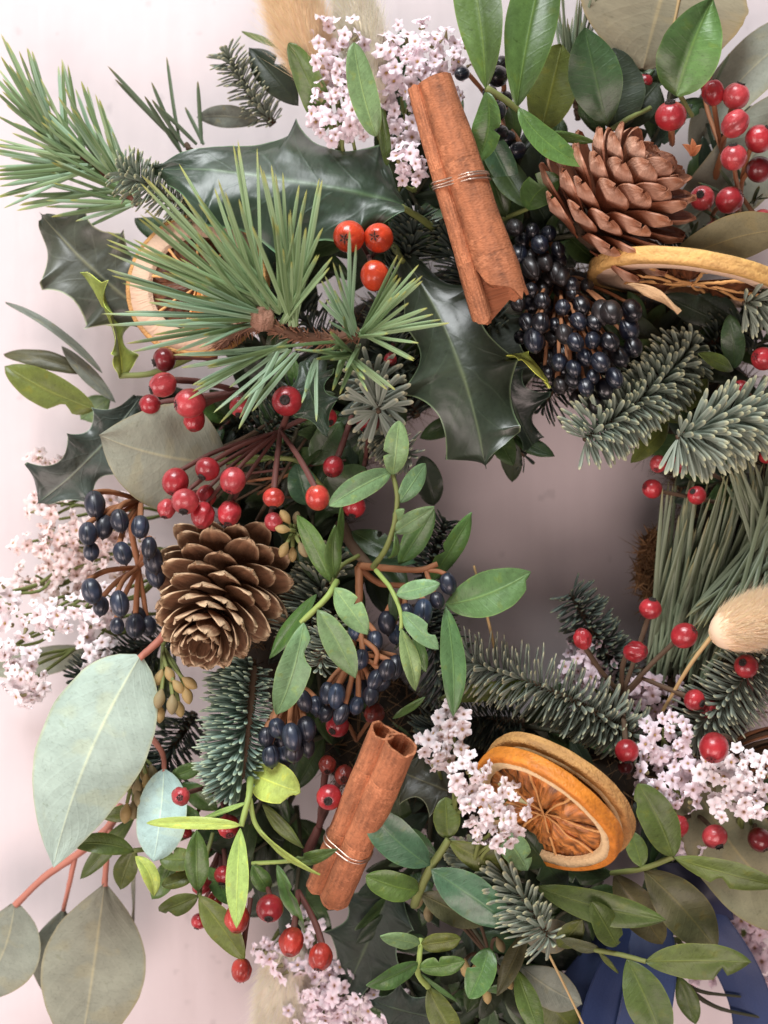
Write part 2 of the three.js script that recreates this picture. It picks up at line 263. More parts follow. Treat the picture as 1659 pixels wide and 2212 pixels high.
// ---------------------------------------------------------------- pine cones
function scaleGeo(o) {
  const { apoph, thick, curve, cup, w0 = 0.34, w1, round = 2, from = 0.55, colIn, colRim, colTip, sd } = o, n = apoph ? 9 : 14, m = apoph ? 4 : 6, pos = [], col = [], uv = [], idx = [], N = 2 * m + 1;
  for (const face of [1, -1]) for (let i = 0; i <= n; i++) for (let j = -m; j <= m; j++) {
    const t = 1 - Math.pow(1 - i / n, 1.35), u = j / m, au = Math.abs(u), w = w1 * lerp(w0, 1, sstep(t, 0, from)) * (t < from ? 1 : Math.pow(Math.max(0.02, 1 - Math.pow((t - from) / (1 - from), round)), apoph ? 0.6 : 0.5)) * (1 + 0.1 * (fbm(t * 5, sd * 3 + (j < 0 ? 3 : 0)) - 0.5));
    const th = lerp(0.03, thick, sstep(t, 0.4, 0.8)) * (1 - sstep(t, 0.88, 1) * 0.8) * (1 - Math.pow(au, 3) * 0.7), tri = t < 0.80 ? clamp(lerp(0.15, 1, (t - 0.35) / 0.45), 0.15, 1) : (1 - t) / 0.20;
    let z = curve * t * t + cup * u * u * sstep(t, 0, 0.5) + (apoph ? (face > 0 ? 0.012 : -thick * (1 - au * 0.92) * tri - 0.012) : face * th * (face < 0 ? 1.0 : 0.35));
    z += 0.02 * (fbm(t * 7 + sd, u * 3, face) - 0.5) + (apoph ? 0 : 0.03 * sstep(t, 0.8, 1) * Math.sin(u * 5 + sd));
    { const chip = sstep(t, 0.78, 1); pos.push(u * w * (1 + 0.14 * chip * (hash3(i, j + 9, sd) - 0.5)), t + chip * 0.05 * (hash3(j + 9, i, sd + face) - 0.5), z + chip * 0.03 * (hash3(j + 9, 7, sd) - 0.5)); }
    const streak = 0.45 + 1.1 * fbm(u * 11 + sd, t * 2.5, face), rim = sstep(t, 0.84, 0.96) * 0.95 + sstep(au, 0.8, 1) * 0.7 * sstep(t, 0.5, 0.8), tipf = apoph && face < 0 ? 1 - sstep(Math.abs(t - 0.84) / 0.17 + au * 0.55, 0.75, 1.0) : 0;
    const c = [0, 1, 2].map((k) => lerp(lerp(colIn[k] * streak, colRim[k], clamp(rim, 0, 1) * (0.55 + 0.6 * fbm(t * 12, u * 12, sd))), colTip[k] * (0.6 + 0.8 * fbm(t * 10, u * 14, sd)), clamp(tipf, 0, 1)));
    col.push(...c); uv.push(u, t);
    if (i && j > -m) { const k = pos.length / 3 - 1, q = k - N; face > 0 ? idx.push(q - 1, q, k - 1, q, k, k - 1) : idx.push(q - 1, k - 1, q, q, k - 1, k); }
  }
  const half = (n + 1) * N;                                       // the rim strip that joins both faces
  for (let i = 1; i <= n; i++) { const a = i * N, b = a - N; idx.push(b, a, b + half, a, a + half, b + half); const c = a + N - 1, d = c - N; idx.push(d, d + half, c, c, d + half, c + half); }
  for (let j = 1; j < N; j++) { const a = n * N + j; idx.push(a - 1, a, a - 1 + half, a, a + half, a - 1 + half); }
  const g = new THREE.BufferGeometry();
  g.setAttribute('position', new THREE.Float32BufferAttribute(pos, 3)); g.setAttribute('color', new THREE.Float32BufferAttribute(col, 3)); g.setAttribute('uv', new THREE.Float32BufferAttribute(uv, 2)); g.setIndex(idx); g.computeVertexNormals();
  return g;
}
const grain = tex(128, 128, (u, w) => { const x = 0.5 + 0.7 * (fbm(u * 24, w * 5, 20) - 0.5) + 0.5 * (fbm(u * 40, w * 40, 21) - 0.5); return [x, x, x]; });
function pineCone(label, A, B, o) {                              // A: base, B: apex, layout units
  const a = P(...A), b = P(...B), ax = b.clone().sub(a), L = ax.length(); ax.normalize();
  const root = thing('pine_cone', label, 'pine cone', a, 'pine cones in the wreath');
  const { n = 76, len = 0.016, core = 0.006, open0 = 100, open1 = 18, geos, mat, spin = 0, pow = 1, wide = 1 } = o;
  const e1 = v(0, 0, 1).addScaledVector(ax, -ax.z).normalize(), e2 = ax.clone().cross(e1), mx = new THREE.Matrix4();
  wpart('core', tubeGeo([a, a.clone().lerp(b, 0.5), b.clone().addScaledVector(ax, -0.003)], core * 0.9, core * 0.3, 10, 10), M.stemBrown, root);
  for (let i = 0; i < n; i++) {
    const t = Math.pow((i + 0.5) / n, pow), ang = i * 2.39996 + spin, R = e1.clone().multiplyScalar(Math.cos(ang)).addScaledVector(e2, Math.sin(ang));
    const ph = THREE.MathUtils.degToRad(lerp(open0, open1, Math.pow(t, 1.25)) + rr(-5, 5)), l = len * (0.62 + 0.62 * Math.sin(Math.PI * Math.pow(1 - t, 0.9) * 0.62 + 0.15)) * (t > 0.85 ? lerp(1, 0.6, (t - 0.85) / 0.15) : 1) * rr(0.94, 1.06);
    const d = ax.clone().multiplyScalar(Math.cos(ph)).addScaledVector(R, Math.sin(ph)), z = ax.clone().multiplyScalar(Math.sin(ph)).addScaledVector(R, -Math.cos(ph)), x = d.clone().cross(z);
    const s = part('scale', geos[i % geos.length], mat, root);
    const p = a.clone().addScaledVector(ax, t * L * 0.93).addScaledVector(R, core * (1 - 0.7 * t)).sub(root.position);
    mx.makeBasis(x.multiplyScalar(l * wide * rr(0.95, 1.08)), d.multiplyScalar(l), z.multiplyScalar(l)).setPosition(p);
    mx.decompose(s.position, s.quaternion, s.scale);
  }
  return root;
}
// ---------------------------------------------------------------- cinnamon
const barkMap = tex(256, 512, (u, w) => {
  const s = fbm(u * 40, w * 5, 30), m = fbm(u * 5, w * 5, 31), pale = sstep(fbm(u * 5, w * 9, 33), 0.54, 0.7) * sstep(fbm(u * 50, w * 40, 36), 0.46, 0.62), dark = sstep(fbm(u * 26, w * 60, 34), 0.66, 0.78), k = 0.62 + 0.40 * (s - 0.5) + 0.45 * (m - 0.5) + 0.22 * (fbm(u * 110, w * 40, 35) - 0.5);
  return [k + 0.22 * pale - 0.12 * dark, k * 0.98 + 0.26 * pale - 0.11 * dark, k * 0.96 + 0.30 * pale - 0.1 * dark];
});
const barkBump = tex(256, 512, (u, w) => { const x = 0.5 + 0.8 * (fbm(u * 46, w * 7, 30) - 0.5) + 0.5 * (fbm(u * 90, w * 90, 37) - 0.5); return [x, x, x]; });
const barkMat = std({ color: lin(0.76, 0.29, 0.13), map: barkMap, bumpMap: barkBump, bumpScale: 0.00045, roughness: 0.75 });
const wireMat = std({ color: lin(0.72, 0.56, 0.46), metalness: 0.9, roughness: 0.32 });
function cinnamon(label, A, B, width, o) {
  const a = P(...A), b = P(...B), ax = b.clone().sub(a), L = ax.length(); ax.normalize();
  const root = thing('cinnamon_stick', label, 'cinnamon stick', a, 'cinnamon sticks in the wreath'), R = width / 2 * scaleAt((A[2] + B[2]) / 2);
  const { roll = 0, taper = [1, 1], ragA = 0.02, ragB = [0.03, 0.03], long = [1, 1], flat = 0.85, wires = [], inner = 0.5, split = 0.5, turns = [2.4, 2.4], squash = 0.9, sd = 1, bend = 0 } = o;
  const e2 = v(0, 0, 1).addScaledVector(ax, -ax.z).normalize(), e1 = ax.clone().cross(e2).negate(); e1.applyAxisAngle(ax, roll); e2.applyAxisAngle(ax, roll);
  const path = [], steps = 36, rl = split, rt = 1 - split;         // cross-section: two scrolls that meet in a groove at +e2
  for (let i = steps; i >= 0; i--) { const t = i / steps, th = Math.PI * 1.5 - t * Math.PI * turns[0], r = rl * lerp(1, inner, sstep(t, 0.45, 1)); path.push([(rl - 1) * squash + Math.cos(th) * r, (Math.sin(th) * r + (rt > rl ? (rl - rt) * 0.25 : 0)) * flat]); }
  for (let i = 0; i <= steps; i++) { const t = i / steps, th = -Math.PI / 2 + t * Math.PI * turns[1], r = rt * 0.97 * lerp(1, inner * 1.1, sstep(t, 0.45, 1)); path.push([(1 - rt) * squash + Math.cos(th) * r, (Math.sin(th) * r + (rl > rt ? (rt - rl) * 0.25 : 0)) * flat]); }
  const n = path.length, rows = 60, pos = [], uv = [], idx = [], th = 0.085, nor = path.map((p, i) => { const q = path[Math.max(0, i - 1)], s = path[Math.min(n - 1, i + 1)], l = Math.hypot(s[0] - q[0], s[1] - q[1]); return [(s[1] - q[1]) / l, -(s[0] - q[0]) / l]; });
  const endA = path.map((p, i) => ragA * (fbm(i * 0.22, sd, 1) - 0.4) * 2), endB = path.map((p, i) => { const q = i <= steps ? 0 : 1; return long[q] - ragB[q] * (Math.max(0, fbm(i * 0.16, sd, 2) - 0.3) * 2.4 + 0.16 * hash3(i, sd, 4) + 0.25 * fbm(i * 0.7, sd, 5)); });
  for (const f of [1, -1]) for (let k = 0; k <= rows; k++) for (let i = 0; i < n; i++) {
    const t = lerp(endA[i], endB[i], k / rows), w = R * lerp(taper[0], taper[1], t) * (1 + 0.05 * (fbm(t * 5, sd, 3) - 0.5)), bump = 0.07 * (fbm(path[i][0] * 3 + sd, t * 9, path[i][1] * 3) - 0.5) + (f > 0 ? 0.03 * (fbm(i * 0.9, t * 14, sd) - 0.5) : 0);
    const x = (path[i][0] + nor[i][0] * (f * th / 2 + bump)) * w, y = (path[i][1] + nor[i][1] * (f * th / 2 + bump)) * w + bend * L * Math.sin(Math.PI * t);
    const p = a.clone().addScaledVector(ax, t * L).addScaledVector(e1, x).addScaledVector(e2, y);
    pos.push(p.x, p.y, p.z); uv.push(i / n * 1.8, t * 2.6 + sd * 0.37);
    if (k && i) { const q = pos.length / 3 - 1, c = q - n; f > 0 ? idx.push(c - 1, c, q - 1, c, q, q - 1) : idx.push(c - 1, q - 1, c, c, q - 1, q); }
  }
  const H = (rows + 1) * n, strip = (list) => { const s = pos.length / 3; list.forEach(([p, q]) => { for (const k of [p, q]) { pos.push(pos[k * 3], pos[k * 3 + 1], pos[k * 3 + 2]); uv.push(uv[k * 2] + 0.02, uv[k * 2 + 1] + 0.3); } }); for (let i = 1; i < list.length; i++) { const c = s + i * 2; idx.push(c - 2, c, c - 1, c - 1, c, c + 1); } };
  strip(path.map((_, i) => [i, H + i])); strip(path.map((_, i) => [rows * n + i, H + rows * n + i]));
  strip(Array.from({ length: rows + 1 }, (_, k) => [k * n, H + k * n])); strip(Array.from({ length: rows + 1 }, (_, k) => [k * n + n - 1, H + k * n + n - 1]));
  const g = new THREE.BufferGeometry();
  g.setAttribute('position', new THREE.Float32BufferAttribute(pos, 3)); g.setAttribute('uv', new THREE.Float32BufferAttribute(uv, 2)); g.setIndex(idx); g.computeVertexNormals();
  wpart('bark', g, barkMat, root);
  for (const [t, tilt, grow] of wires) {                          // each turn of the binding wire
    const w = R * lerp(taper[0], taper[1], t) * (grow ?? 1.05), ring = [];
    for (let i = 0; i < 40; i++) { const q = (i / 40 - 0.25) * Math.PI * 2, R0 = (i < 20 ? rt : rl) + 0.05, x = ((i < 20 ? 1 - rt : rl - 1) * squash + Math.cos(q) * R0) * w, y = (Math.sin(q) * R0 + (i < 20 ? (rl > rt ? (rt - rl) * 0.25 : 0) : (rt > rl ? (rl - rt) * 0.25 : 0))) * w * flat; ring.push(a.clone().addScaledVector(ax, t * L + tilt * x).addScaledVector(e1, x).addScaledVector(e2, y + bend * L * Math.sin(Math.PI * t))); }
    const c = new THREE.CatmullRomCurve3(ring, true);
    wpart('wire', new THREE.TubeGeometry(c, 90, 0.00028, 6, true), wireMat, root);
  }
  return root;
}
// ---------------------------------------------------------------- dried orange slices
const peelMap = tex(256, 64, (u, w) => { const p = sstep(fbm(u * 70, w * 18, 40), 0.56, 0.7), m = fbm(u * 12, w * 5, 41), k = 0.76 + 0.5 * (m - 0.5) - 0.09 * p; return [k, k * (0.95 + 0.1 * m), k * 0.9]; });
const peelBump = tex(256, 64, (u, w) => { const x = fbm(u * 70, w * 18, 40) + 0.6 * fbm(u * 20, w * 6, 42); return [x * 0.6, x * 0.6, x * 0.6]; });
const fleshMap = tex(256, 256, (u, w) => { const x = u - 0.5, y = w - 0.5, r = Math.hypot(x, y), a = Math.atan2(y, x), f = fbm(a * 16, r * 12, 44), g = fbm(u * 22, w * 22, 45), k = 0.42 + 1.1 * (f - 0.42) + 0.8 * (g - 0.45), pale = sstep(fbm(a * 30, r * 16, 46), 0.6, 0.78); return [k + 0.3 * pale, k * 0.86 + 0.3 * pale, k * 0.7 + 0.22 * pale]; });
const fleshBump = tex(256, 256, (u, w) => { const x = u - 0.5, y = w - 0.5, r = Math.hypot(x, y), a = Math.atan2(y, x), f = fbm(a * 16, r * 12, 44) * 0.6 + 0.5 * fbm(u * 30, w * 30, 45); return [f, f, f]; });
const ORANGE = {
  peel: std({ color: lin(1.0, 0.34, 0.045), map: peelMap, bumpMap: peelBump, bumpScale: 0.0005, roughness: 0.55 }), peelDry: std({ color: lin(0.74, 0.38, 0.12), map: peelMap, bumpMap: peelBump, bumpScale: 0.0009, roughness: 0.6 }), peelTan: std({ color: lin(0.80, 0.43, 0.16), map: peelMap, bumpMap: peelBump, bumpScale: 0.0008, roughness: 0.7 }),
  peelGold: std({ color: lin(1.0, 0.60, 0.22), map: peelMap, bumpMap: peelBump, bumpScale: 0.0006, roughness: 0.65 }), pith: std({ color: lin(0.93, 0.68, 0.37), bumpMap: peelBump, bumpScale: 0.0006, roughness: 0.75 }), pithPale: std({ color: lin(0.74, 0.52, 0.36), bumpMap: peelBump, bumpScale: 0.0006, roughness: 0.8 }),
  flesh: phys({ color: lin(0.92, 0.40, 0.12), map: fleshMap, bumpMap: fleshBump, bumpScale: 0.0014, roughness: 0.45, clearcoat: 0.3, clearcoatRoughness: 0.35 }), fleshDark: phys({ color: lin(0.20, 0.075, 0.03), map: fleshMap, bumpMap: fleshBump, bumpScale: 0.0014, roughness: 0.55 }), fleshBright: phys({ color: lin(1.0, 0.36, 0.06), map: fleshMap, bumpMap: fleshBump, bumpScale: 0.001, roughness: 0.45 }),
  skin: std({ color: lin(0.82, 0.44, 0.16), roughness: 0.6 }),
};
function orangeSlice(name, label, C, normal, radius, o = {}) {
  const c = P(...C), R = radius * scaleAt(C[2]), root = thing(name, label, 'orange slice', c, o.group);
  const { thick = 0.16, peel = ORANGE.peel, pith = ORANGE.pith, flesh = () => ORANGE.flesh, warp = 0.06, spin = 0, sunk = 0.035, pithIn = 0.80, peelIn = 0.90, missing = [], wob = 0.02, sd = 1 } = o;
  root.quaternion.setFromUnitVectors(ZUP, v(...normal).normalize()); root.quaternion.multiply(new THREE.Quaternion().setFromAxisAngle(ZUP, spin));
  const bendZ = (x, y) => warp * ((x * x - y * y * 0.6)) + 0.02 * (fbm(x * 2 + sd, y * 2, 1) - 0.5), rim = (a) => 1 + wob * 2 * (fbm(Math.cos(a) * 1.5 + sd, Math.sin(a) * 1.5, 2) - 0.5);
  const ring = (prof, n = 96) => {                                // a closed band whose cross-section is [radius, height] pairs
    const pos = [], uv = [], idx = [], m = prof.length;
    for (let i = 0; i <= n; i++) { const a = i / n * Math.PI * 2, k = rim(a); prof.forEach(([r, z], j) => { const w = 1 + 0.012 * (fbm(Math.cos(a) * 9, Math.sin(a) * 9, j + sd) - 0.5), x = Math.cos(a) * r * k * w, y = Math.sin(a) * r * k * w; pos.push(x * R, y * R, (z + bendZ(x, y) + 0.012 * (fbm(Math.cos(a) * 7, Math.sin(a) * 7, j + 5) - 0.5)) * R); uv.push(i / n * 4, j / m); if (i && j) { const q = i * m + j; idx.push(q - m - 1, q - m, q - 1, q - m, q, q - 1); } }); }
    const g = new THREE.BufferGeometry(); g.setAttribute('position', new THREE.Float32BufferAttribute(pos, 3)); g.setAttribute('uv', new THREE.Float32BufferAttribute(uv, 2)); g.setIndex(idx); g.computeVertexNormals(); return g;
  };
  const h = thick / 2;
  part('peel', ring([[peelIn, h * 0.97], [0.94, h], [0.975, h * 0.98], [0.997, h * 0.80], [1.0, h * 0.3], [0.992, 0], [1.0, -h * 0.3], [0.997, -h * 0.80], [0.975, -h * 0.98], [0.94, -h], [peelIn, -h * 0.97]].reverse()), peel, root);
  part('pith', ring([[pithIn, -h * 0.75], [pithIn + 0.02, -h * 0.93], [peelIn + 0.006, -h * 0.97], [peelIn + 0.006, h * 0.97], [pithIn + 0.02, h * 0.93], [pithIn, h * 0.75], [pithIn - 0.03, h * 0.4]]), pith, root);
  const N = o.segments ?? 9;
  for (let s = 0; s < N; s++) {
    const a0 = s / N * Math.PI * 2 + rr(-0.06, 0.06), a1 = (s + 1) / N * Math.PI * 2 + rr(-0.06, 0.06);
    if (!missing.includes(s)) {
      const pos = [], uv = [], idx = [], nr = 12, na = 10;
      for (const f of [1, -1]) for (let i = 0; i <= nr; i++) for (let j = 0; j <= na; j++) {
        const t = i / nr, r = lerp(0.05, pithIn + 0.01, t), k = j / na, a = lerp(a0, a1, k), in_ = Math.sin(Math.PI * k), dome = (1 - Math.pow(Math.abs(2 * k - 1), 3)) * sstep(t, 0, 0.25);
        const x = Math.cos(a) * r * rim(a), y = Math.sin(a) * r * rim(a), z = f * (h * 0.62 - sunk * (0.3 + in_ * Math.sin(Math.PI * t)) - 0.03 * (1 - dome)) + (0.20 * (fbm(x * 7, y * 7, s + f + sd) - 0.5) + 0.06 * (fbm(x * 24, y * 24, s + f + sd) - 0.5)) * dome * sstep(1 - t, 0.0, 0.15);
        pos.push(x * R, y * R, (z + bendZ(x, y)) * R); uv.push(0.5 + x * 0.5, 0.5 + y * 0.5);
        if (i && j) { const q = pos.length / 3 - 1, c2 = q - na - 1; f > 0 ? idx.push(c2 - 1, q - 1, c2, c2, q - 1, q) : idx.push(c2 - 1, c2, q - 1, c2, q, q - 1); }
      }
      const g = new THREE.BufferGeometry(); g.setAttribute('position', new THREE.Float32BufferAttribute(pos, 3)); g.setAttribute('uv', new THREE.Float32BufferAttribute(uv, 2)); g.setIndex(idx); g.computeVertexNormals();
      part('segment', g, flesh(s), root);
    }
    const q = v(Math.cos(a0) * (pithIn + 0.01), Math.sin(a0) * (pithIn + 0.01), 0), pts = [0.02, 0.25, 0.5, 0.75, 1].map((t) => v(q.x * t * R, q.y * t * R, (h * 0.52 * (0.75 + 0.25 * t) + bendZ(q.x * t, q.y * t)) * R + rr(-1, 1) * R * 0.02).add(v(rr(-1, 1) * R * 0.02 * (t < 1), rr(-1, 1) * R * 0.02 * (t < 1), 0)));
    const mem = tubeGeo(pts, R * 0.012, R * 0.02, 14, 6, 0.35); mem.scale(1, 1, 1);
    part('membrane', mem, ORANGE.skin, root);
  }
  return root;
}
// ---------------------------------------------------------------- needles
const hairGeo = (() => { const pos = [], idx = []; for (let i = 0; i <= 4; i++) for (let j = 0; j < 3; j++) { const t = i / 4, a = j / 3 * 6.283, r = 0.5 * (1 - 0.9 * t); pos.push(Math.cos(a) * r, t, Math.sin(a) * r); if (i) { const k = i * 3 + j, q = i * 3 + (j + 1) % 3; idx.push(k - 3, k, q - 3, q - 3, k, q); } } const g = new THREE.BufferGeometry(); g.setAttribute('position', new THREE.Float32BufferAttribute(pos, 3)); g.setIndex(idx); g.computeVertexNormals(); return g; })();
// unit needle along +y, flattened in z, slightly bowed; vertex colours: pale tip, pale stomatal lines on fir
function needleGeo(o) {
  const { w, flat, bow, blunt, n = 7, cols, lines = 0, root = 0.7 } = o, pos = [], col = [], uv = [], idx = [], S = 8;
  for (let i = 0; i <= n; i++) for (let j = 0; j <= S; j++) {
    const t = i / n < 0.7 ? i / n : 1 - 0.3 * Math.pow((1 - i / n) / 0.3, 2), a = j / S * Math.PI * 2, r = w * lerp(root, 1, sstep(t, 0, blunt ? 0.7 : 0.25)) * (blunt ? Math.sqrt(Math.max(0.02, 1 - Math.pow(Math.max(0, (t - 0.86) / 0.14), 2))) : Math.pow(Math.max(0.004, 1 - Math.pow(t, 9)), 0.75));
    const x = Math.cos(a) * r; let z = Math.sin(a) * r * flat;
    if (lines) z -= Math.sign(Math.sin(a)) * r * flat * 0.45 * veinLine(Math.cos(a), 0.3);
    pos.push(x, t, z + bow * Math.sin(Math.PI * 0.5 * t) * t);
    const tip = sstep(t, 0.86, 1), line = lines * veinLine(Math.abs(Math.cos(a)) - 0.5, 0.34) * (Math.sin(a) > 0 ? 1 : 0.7);
    col.push(...[0, 1, 2].map((k) => lerp(lerp(cols[0][k], cols[1][k], line), cols[2][k], tip))); uv.push(j / S, t);
    if (i && j) { const k = i * (S + 1) + j; idx.push(k - S - 2, k - S - 1, k - 1, k - S - 1, k, k - 1); }
  }
  const k = pos.length / 3, q = n * (S + 1); pos.push(0, 1.005, bow); col.push(...cols[2]); uv.push(0.5, 1);
  for (let j = 0; j < S; j++) idx.push(q + j, q + j + 1, k);
  const g = new THREE.BufferGeometry();
  g.setAttribute('position', new THREE.Float32BufferAttribute(pos, 3)); g.setAttribute('color', new THREE.Float32BufferAttribute(col, 3)); g.setAttribute('uv', new THREE.Float32BufferAttribute(uv, 2)); g.setIndex(idx); g.computeVertexNormals();
  return g;
}
const needleMat = phys({ vertexColors: true, roughness: 0.5, clearcoat: 0.15, clearcoatRoughness: 0.4 }), dullNeedle = std({ vertexColors: true, roughness: 0.65 });
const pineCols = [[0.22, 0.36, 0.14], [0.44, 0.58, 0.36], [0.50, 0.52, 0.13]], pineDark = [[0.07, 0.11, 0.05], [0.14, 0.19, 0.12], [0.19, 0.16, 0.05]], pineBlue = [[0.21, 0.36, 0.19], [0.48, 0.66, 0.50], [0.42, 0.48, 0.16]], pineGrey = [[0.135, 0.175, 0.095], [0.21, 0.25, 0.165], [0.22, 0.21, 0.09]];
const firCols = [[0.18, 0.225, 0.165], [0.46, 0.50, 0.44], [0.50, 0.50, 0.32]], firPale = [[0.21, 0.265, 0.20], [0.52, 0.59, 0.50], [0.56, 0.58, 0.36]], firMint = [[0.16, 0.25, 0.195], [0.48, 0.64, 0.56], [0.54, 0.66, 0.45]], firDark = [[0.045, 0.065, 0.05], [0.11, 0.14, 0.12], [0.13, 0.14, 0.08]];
const pineMid = [[0.11, 0.19, 0.06], [0.24, 0.35, 0.18], [0.40, 0.40, 0.09]];
const pineSet = (c) => [-0.13, 0.05, 0.16].map((bow) => needleGeo({ w: 0.025, flat: 0.6, bow, cols: c, lines: 0.8, n: 10 }));
const firSet = (c) => [0.10, 0.18, 0.26].map((bow) => needleGeo({ w: 0.0625, flat: 0.55, bow, blunt: true, cols: c, lines: 0.9, n: 10, root: 0.5 }));
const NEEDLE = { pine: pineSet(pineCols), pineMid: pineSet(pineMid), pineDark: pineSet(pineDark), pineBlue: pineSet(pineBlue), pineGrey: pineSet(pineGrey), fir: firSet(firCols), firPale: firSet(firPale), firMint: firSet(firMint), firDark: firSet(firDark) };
function needle(root, set, at, to, width, up = null) {
  const d = to.clone().sub(at), L = d.length(); d.normalize();
  const z = (up ?? ZUP).clone().addScaledVector(d, -(up ?? ZUP).dot(d)); if (z.length() < 0.05) z.set(1, 0, 0).addScaledVector(d, -d.x); z.normalize();
  const m = part('needle', NEEDLE[set][Math.floor(rnd() * 3)], set.startsWith('pine') ? needleMat : dullNeedle, root), x = d.clone().cross(z);
  m.position.copy(at).sub(root.position);
  m.quaternion.setFromRotationMatrix(new THREE.Matrix4().makeBasis(x, d, z));
  const k = width * (set.startsWith('pine') ? 20 : 8); m.scale.set(k, L, k);
  return m;
}
// fir sprig: axis points [x, y, z]; needles leave the axis forwards and outwards; arc: [from, to] degrees round the axis, 90 = towards the viewer
function fir(label, pts, o = {}) {
  const { n: n0 = 110, len = 78, w: w0 = 9.5, lean = 0.75, arc = [-20, 200], set = 'fir', tipTuft = 8, bias = 0.2, t0 = 0, group = 'fir sprigs in the wreath', curl = 0 } = o, n = Math.min(300, Math.round(n0 * 1.6)), w = w0 * 0.98;
  const A = pts.map((p) => P(...p)), root = thing('fir_sprig', label, 'fir sprig', A[0], group), c = bez(A), S = scaleAt(pts[0][2]);
  wpart('twig', tubeGeo(A, 0.0016, 0.0008, 14, 7), M.stemBrown, root);
  for (let i = 0; i < n; i++) {
    const t = t0 + (1 - t0) * (i + rr(0, 0.8)) / n, p = c.getPointAt(clamp(t, 0, 1)), d = c.getTangentAt(clamp(t, 0, 1)), e2 = v(0, 0, 1).addScaledVector(d, -d.z).normalize(), e1 = d.clone().cross(e2);
    const a = THREE.MathUtils.degToRad(lerp(arc[0], arc[1], (i * 0.618034 + rr(0, 0.08)) % 1)), R = e1.clone().multiplyScalar(Math.cos(a)).addScaledVector(e2, Math.sin(a));
    const fwd = lean * rr(0.8, 1.2) + (t > 0.9 ? (t - 0.9) * 8 : 0), L = len * S * rr(0.82, 1.1) * (t > 0.9 ? lerp(1, 0.72, (t - 0.9) * 10) : 1) * (t < 0.08 ? 0.8 : 1);
    const dir = R.clone().addScaledVector(d, fwd).add(v(0, 0, bias)).normalize();
    const m = needle(root, set, p.clone().addScaledVector(R, 0.0008), p.clone().addScaledVector(dir, L), w * S * rr(0.85, 1.1), d.clone().multiplyScalar(-1).addScaledVector(R, 0.4));
    if (curl) m.scale.z *= 1 + curl;
  }
  return root;
}
// pine sprig: groups of explicit needles [hub][tip]; everything in layout units
function pineSprig(label, bark, o = {}) {
  const A = bark.map((p) => P(...p)), root = thing('pine_sprig', label, 'pine sprig', A[0], 'pine sprigs in the wreath');
  wpart('twig', tubeGeo(A, (o.r0 ?? 2.6) / 1000, (o.r1 ?? 1.8) / 1000, 16, 9, 0.3), o.mat ?? M.stemBrown, root);
  if (o.scales) {                                                // papery bud scales along the twig, too small to pick apart
    const cv = bez(A), gs = [];
    for (let i = 0; i < o.scales; i++) { const t = rnd(), p = cv.getPointAt(t), d = cv.getTangentAt(t), n = v(rr(-1, 1), rr(-1, 1), rr(-0.6, 1)).addScaledVector(d, 0).normalize(), q = new THREE.Quaternion().setFromUnitVectors(YUP, n.clone().multiplyScalar(0.7).addScaledVector(d, -rr(0.2, 1)).normalize()); gs.push(hairGeo.clone().scale(0.0009, rr(0.0015, 0.0038), 0.0006).applyQuaternion(q).translate(...p.addScaledVector(n, (o.r0 ?? 2.6) / 1000 * 0.75).toArray())); }
    const m = wpart('bud_scales', mergeGeometries(gs), std({ color: lin(0.30, 0.15, 0.09), roughness: 0.9 }), root); m.userData.kind = 'stuff';
  }
  return root;
}
function pineNeedle(root, set, x, y, z, tx, ty, tz, w = 9) { const S = scaleAt((z + tz) / 2); return needle(root, set, P(x, y, z), P(tx, ty, tz), w * S, v(rr(-0.5, 0.5), rr(-0.5, 0.5), 1)); }
// ---------------------------------------------------------------- statice: papery florets
const floretGeo = [0, 1, 2, 3].map((k) => {
  const pos = [], col = [], uv = [], idx = [], n = 7, m = 50, c0 = [0.46, 0.30, 0.20], c1 = [0.88, 0.79, 0.82], c2 = [0.96, 0.93, 0.94];
  for (let i = 0; i <= n; i++) for (let j = 0; j <= m; j++) {
    const t = i / n, a = j / m * Math.PI * 2, l = Math.abs(((a * 5 / (Math.PI * 2)) % 1) - 0.5) * 2, edge = 0.80 + 0.22 * Math.pow(1 - l, 1.3) + 0.12 * (hash3(j % m, k, 1) - 0.5) - 0.10 * sstep(l, 0.85, 1);
    const r = t * lerp(1, edge, sstep(t, 0.35, 1)), z = 0.46 * Math.pow(t, 0.6) - (0.20 + 0.25 * noise3(Math.cos(a) * 2 + k * 5, Math.sin(a) * 2, 1)) * t * t + 0.12 * t * t * Math.cos(a * 5 + Math.PI) + 0.09 * t * t * (fbm(Math.cos(a) * 6, Math.sin(a) * 6, k, 2) - 0.5) * 3;
    pos.push(Math.cos(a) * r, Math.sin(a) * r, z - 0.25); const q = sstep(t, 0.06, 0.34), u = sstep(t, 0.3, 0.9); col.push(...[0, 1, 2].map((e) => lerp(lerp(c0[e], c1[e], q), c2[e], u))); uv.push(j / m, t);
    if (i && j) { const b = i * (m + 1) + j; idx.push(b - m - 2, b - 1, b - m - 1, b - m - 1, b - 1, b); }
  }
  const g = new THREE.BufferGeometry();
  g.setAttribute('position', new THREE.Float32BufferAttribute(pos, 3)); g.setAttribute('color', new THREE.Float32BufferAttribute(col, 3)); g.setAttribute('uv', new THREE.Float32BufferAttribute(uv, 2)); g.setIndex(idx); g.computeVertexNormals();
  return g;
});
const floretMat = (r, g, b) => phys({ color: lin(r, g, b), vertexColors: true, roughness: 0.95, transmission: 0.12, thickness: 0 });
const FLORET = { lilac: floretMat(1.02, 0.95, 1.0), white: floretMat(1.05, 1.03, 1.03), pink: floretMat(1.03, 0.93, 0.88), dusk: floretMat(0.84, 0.72, 0.77) };
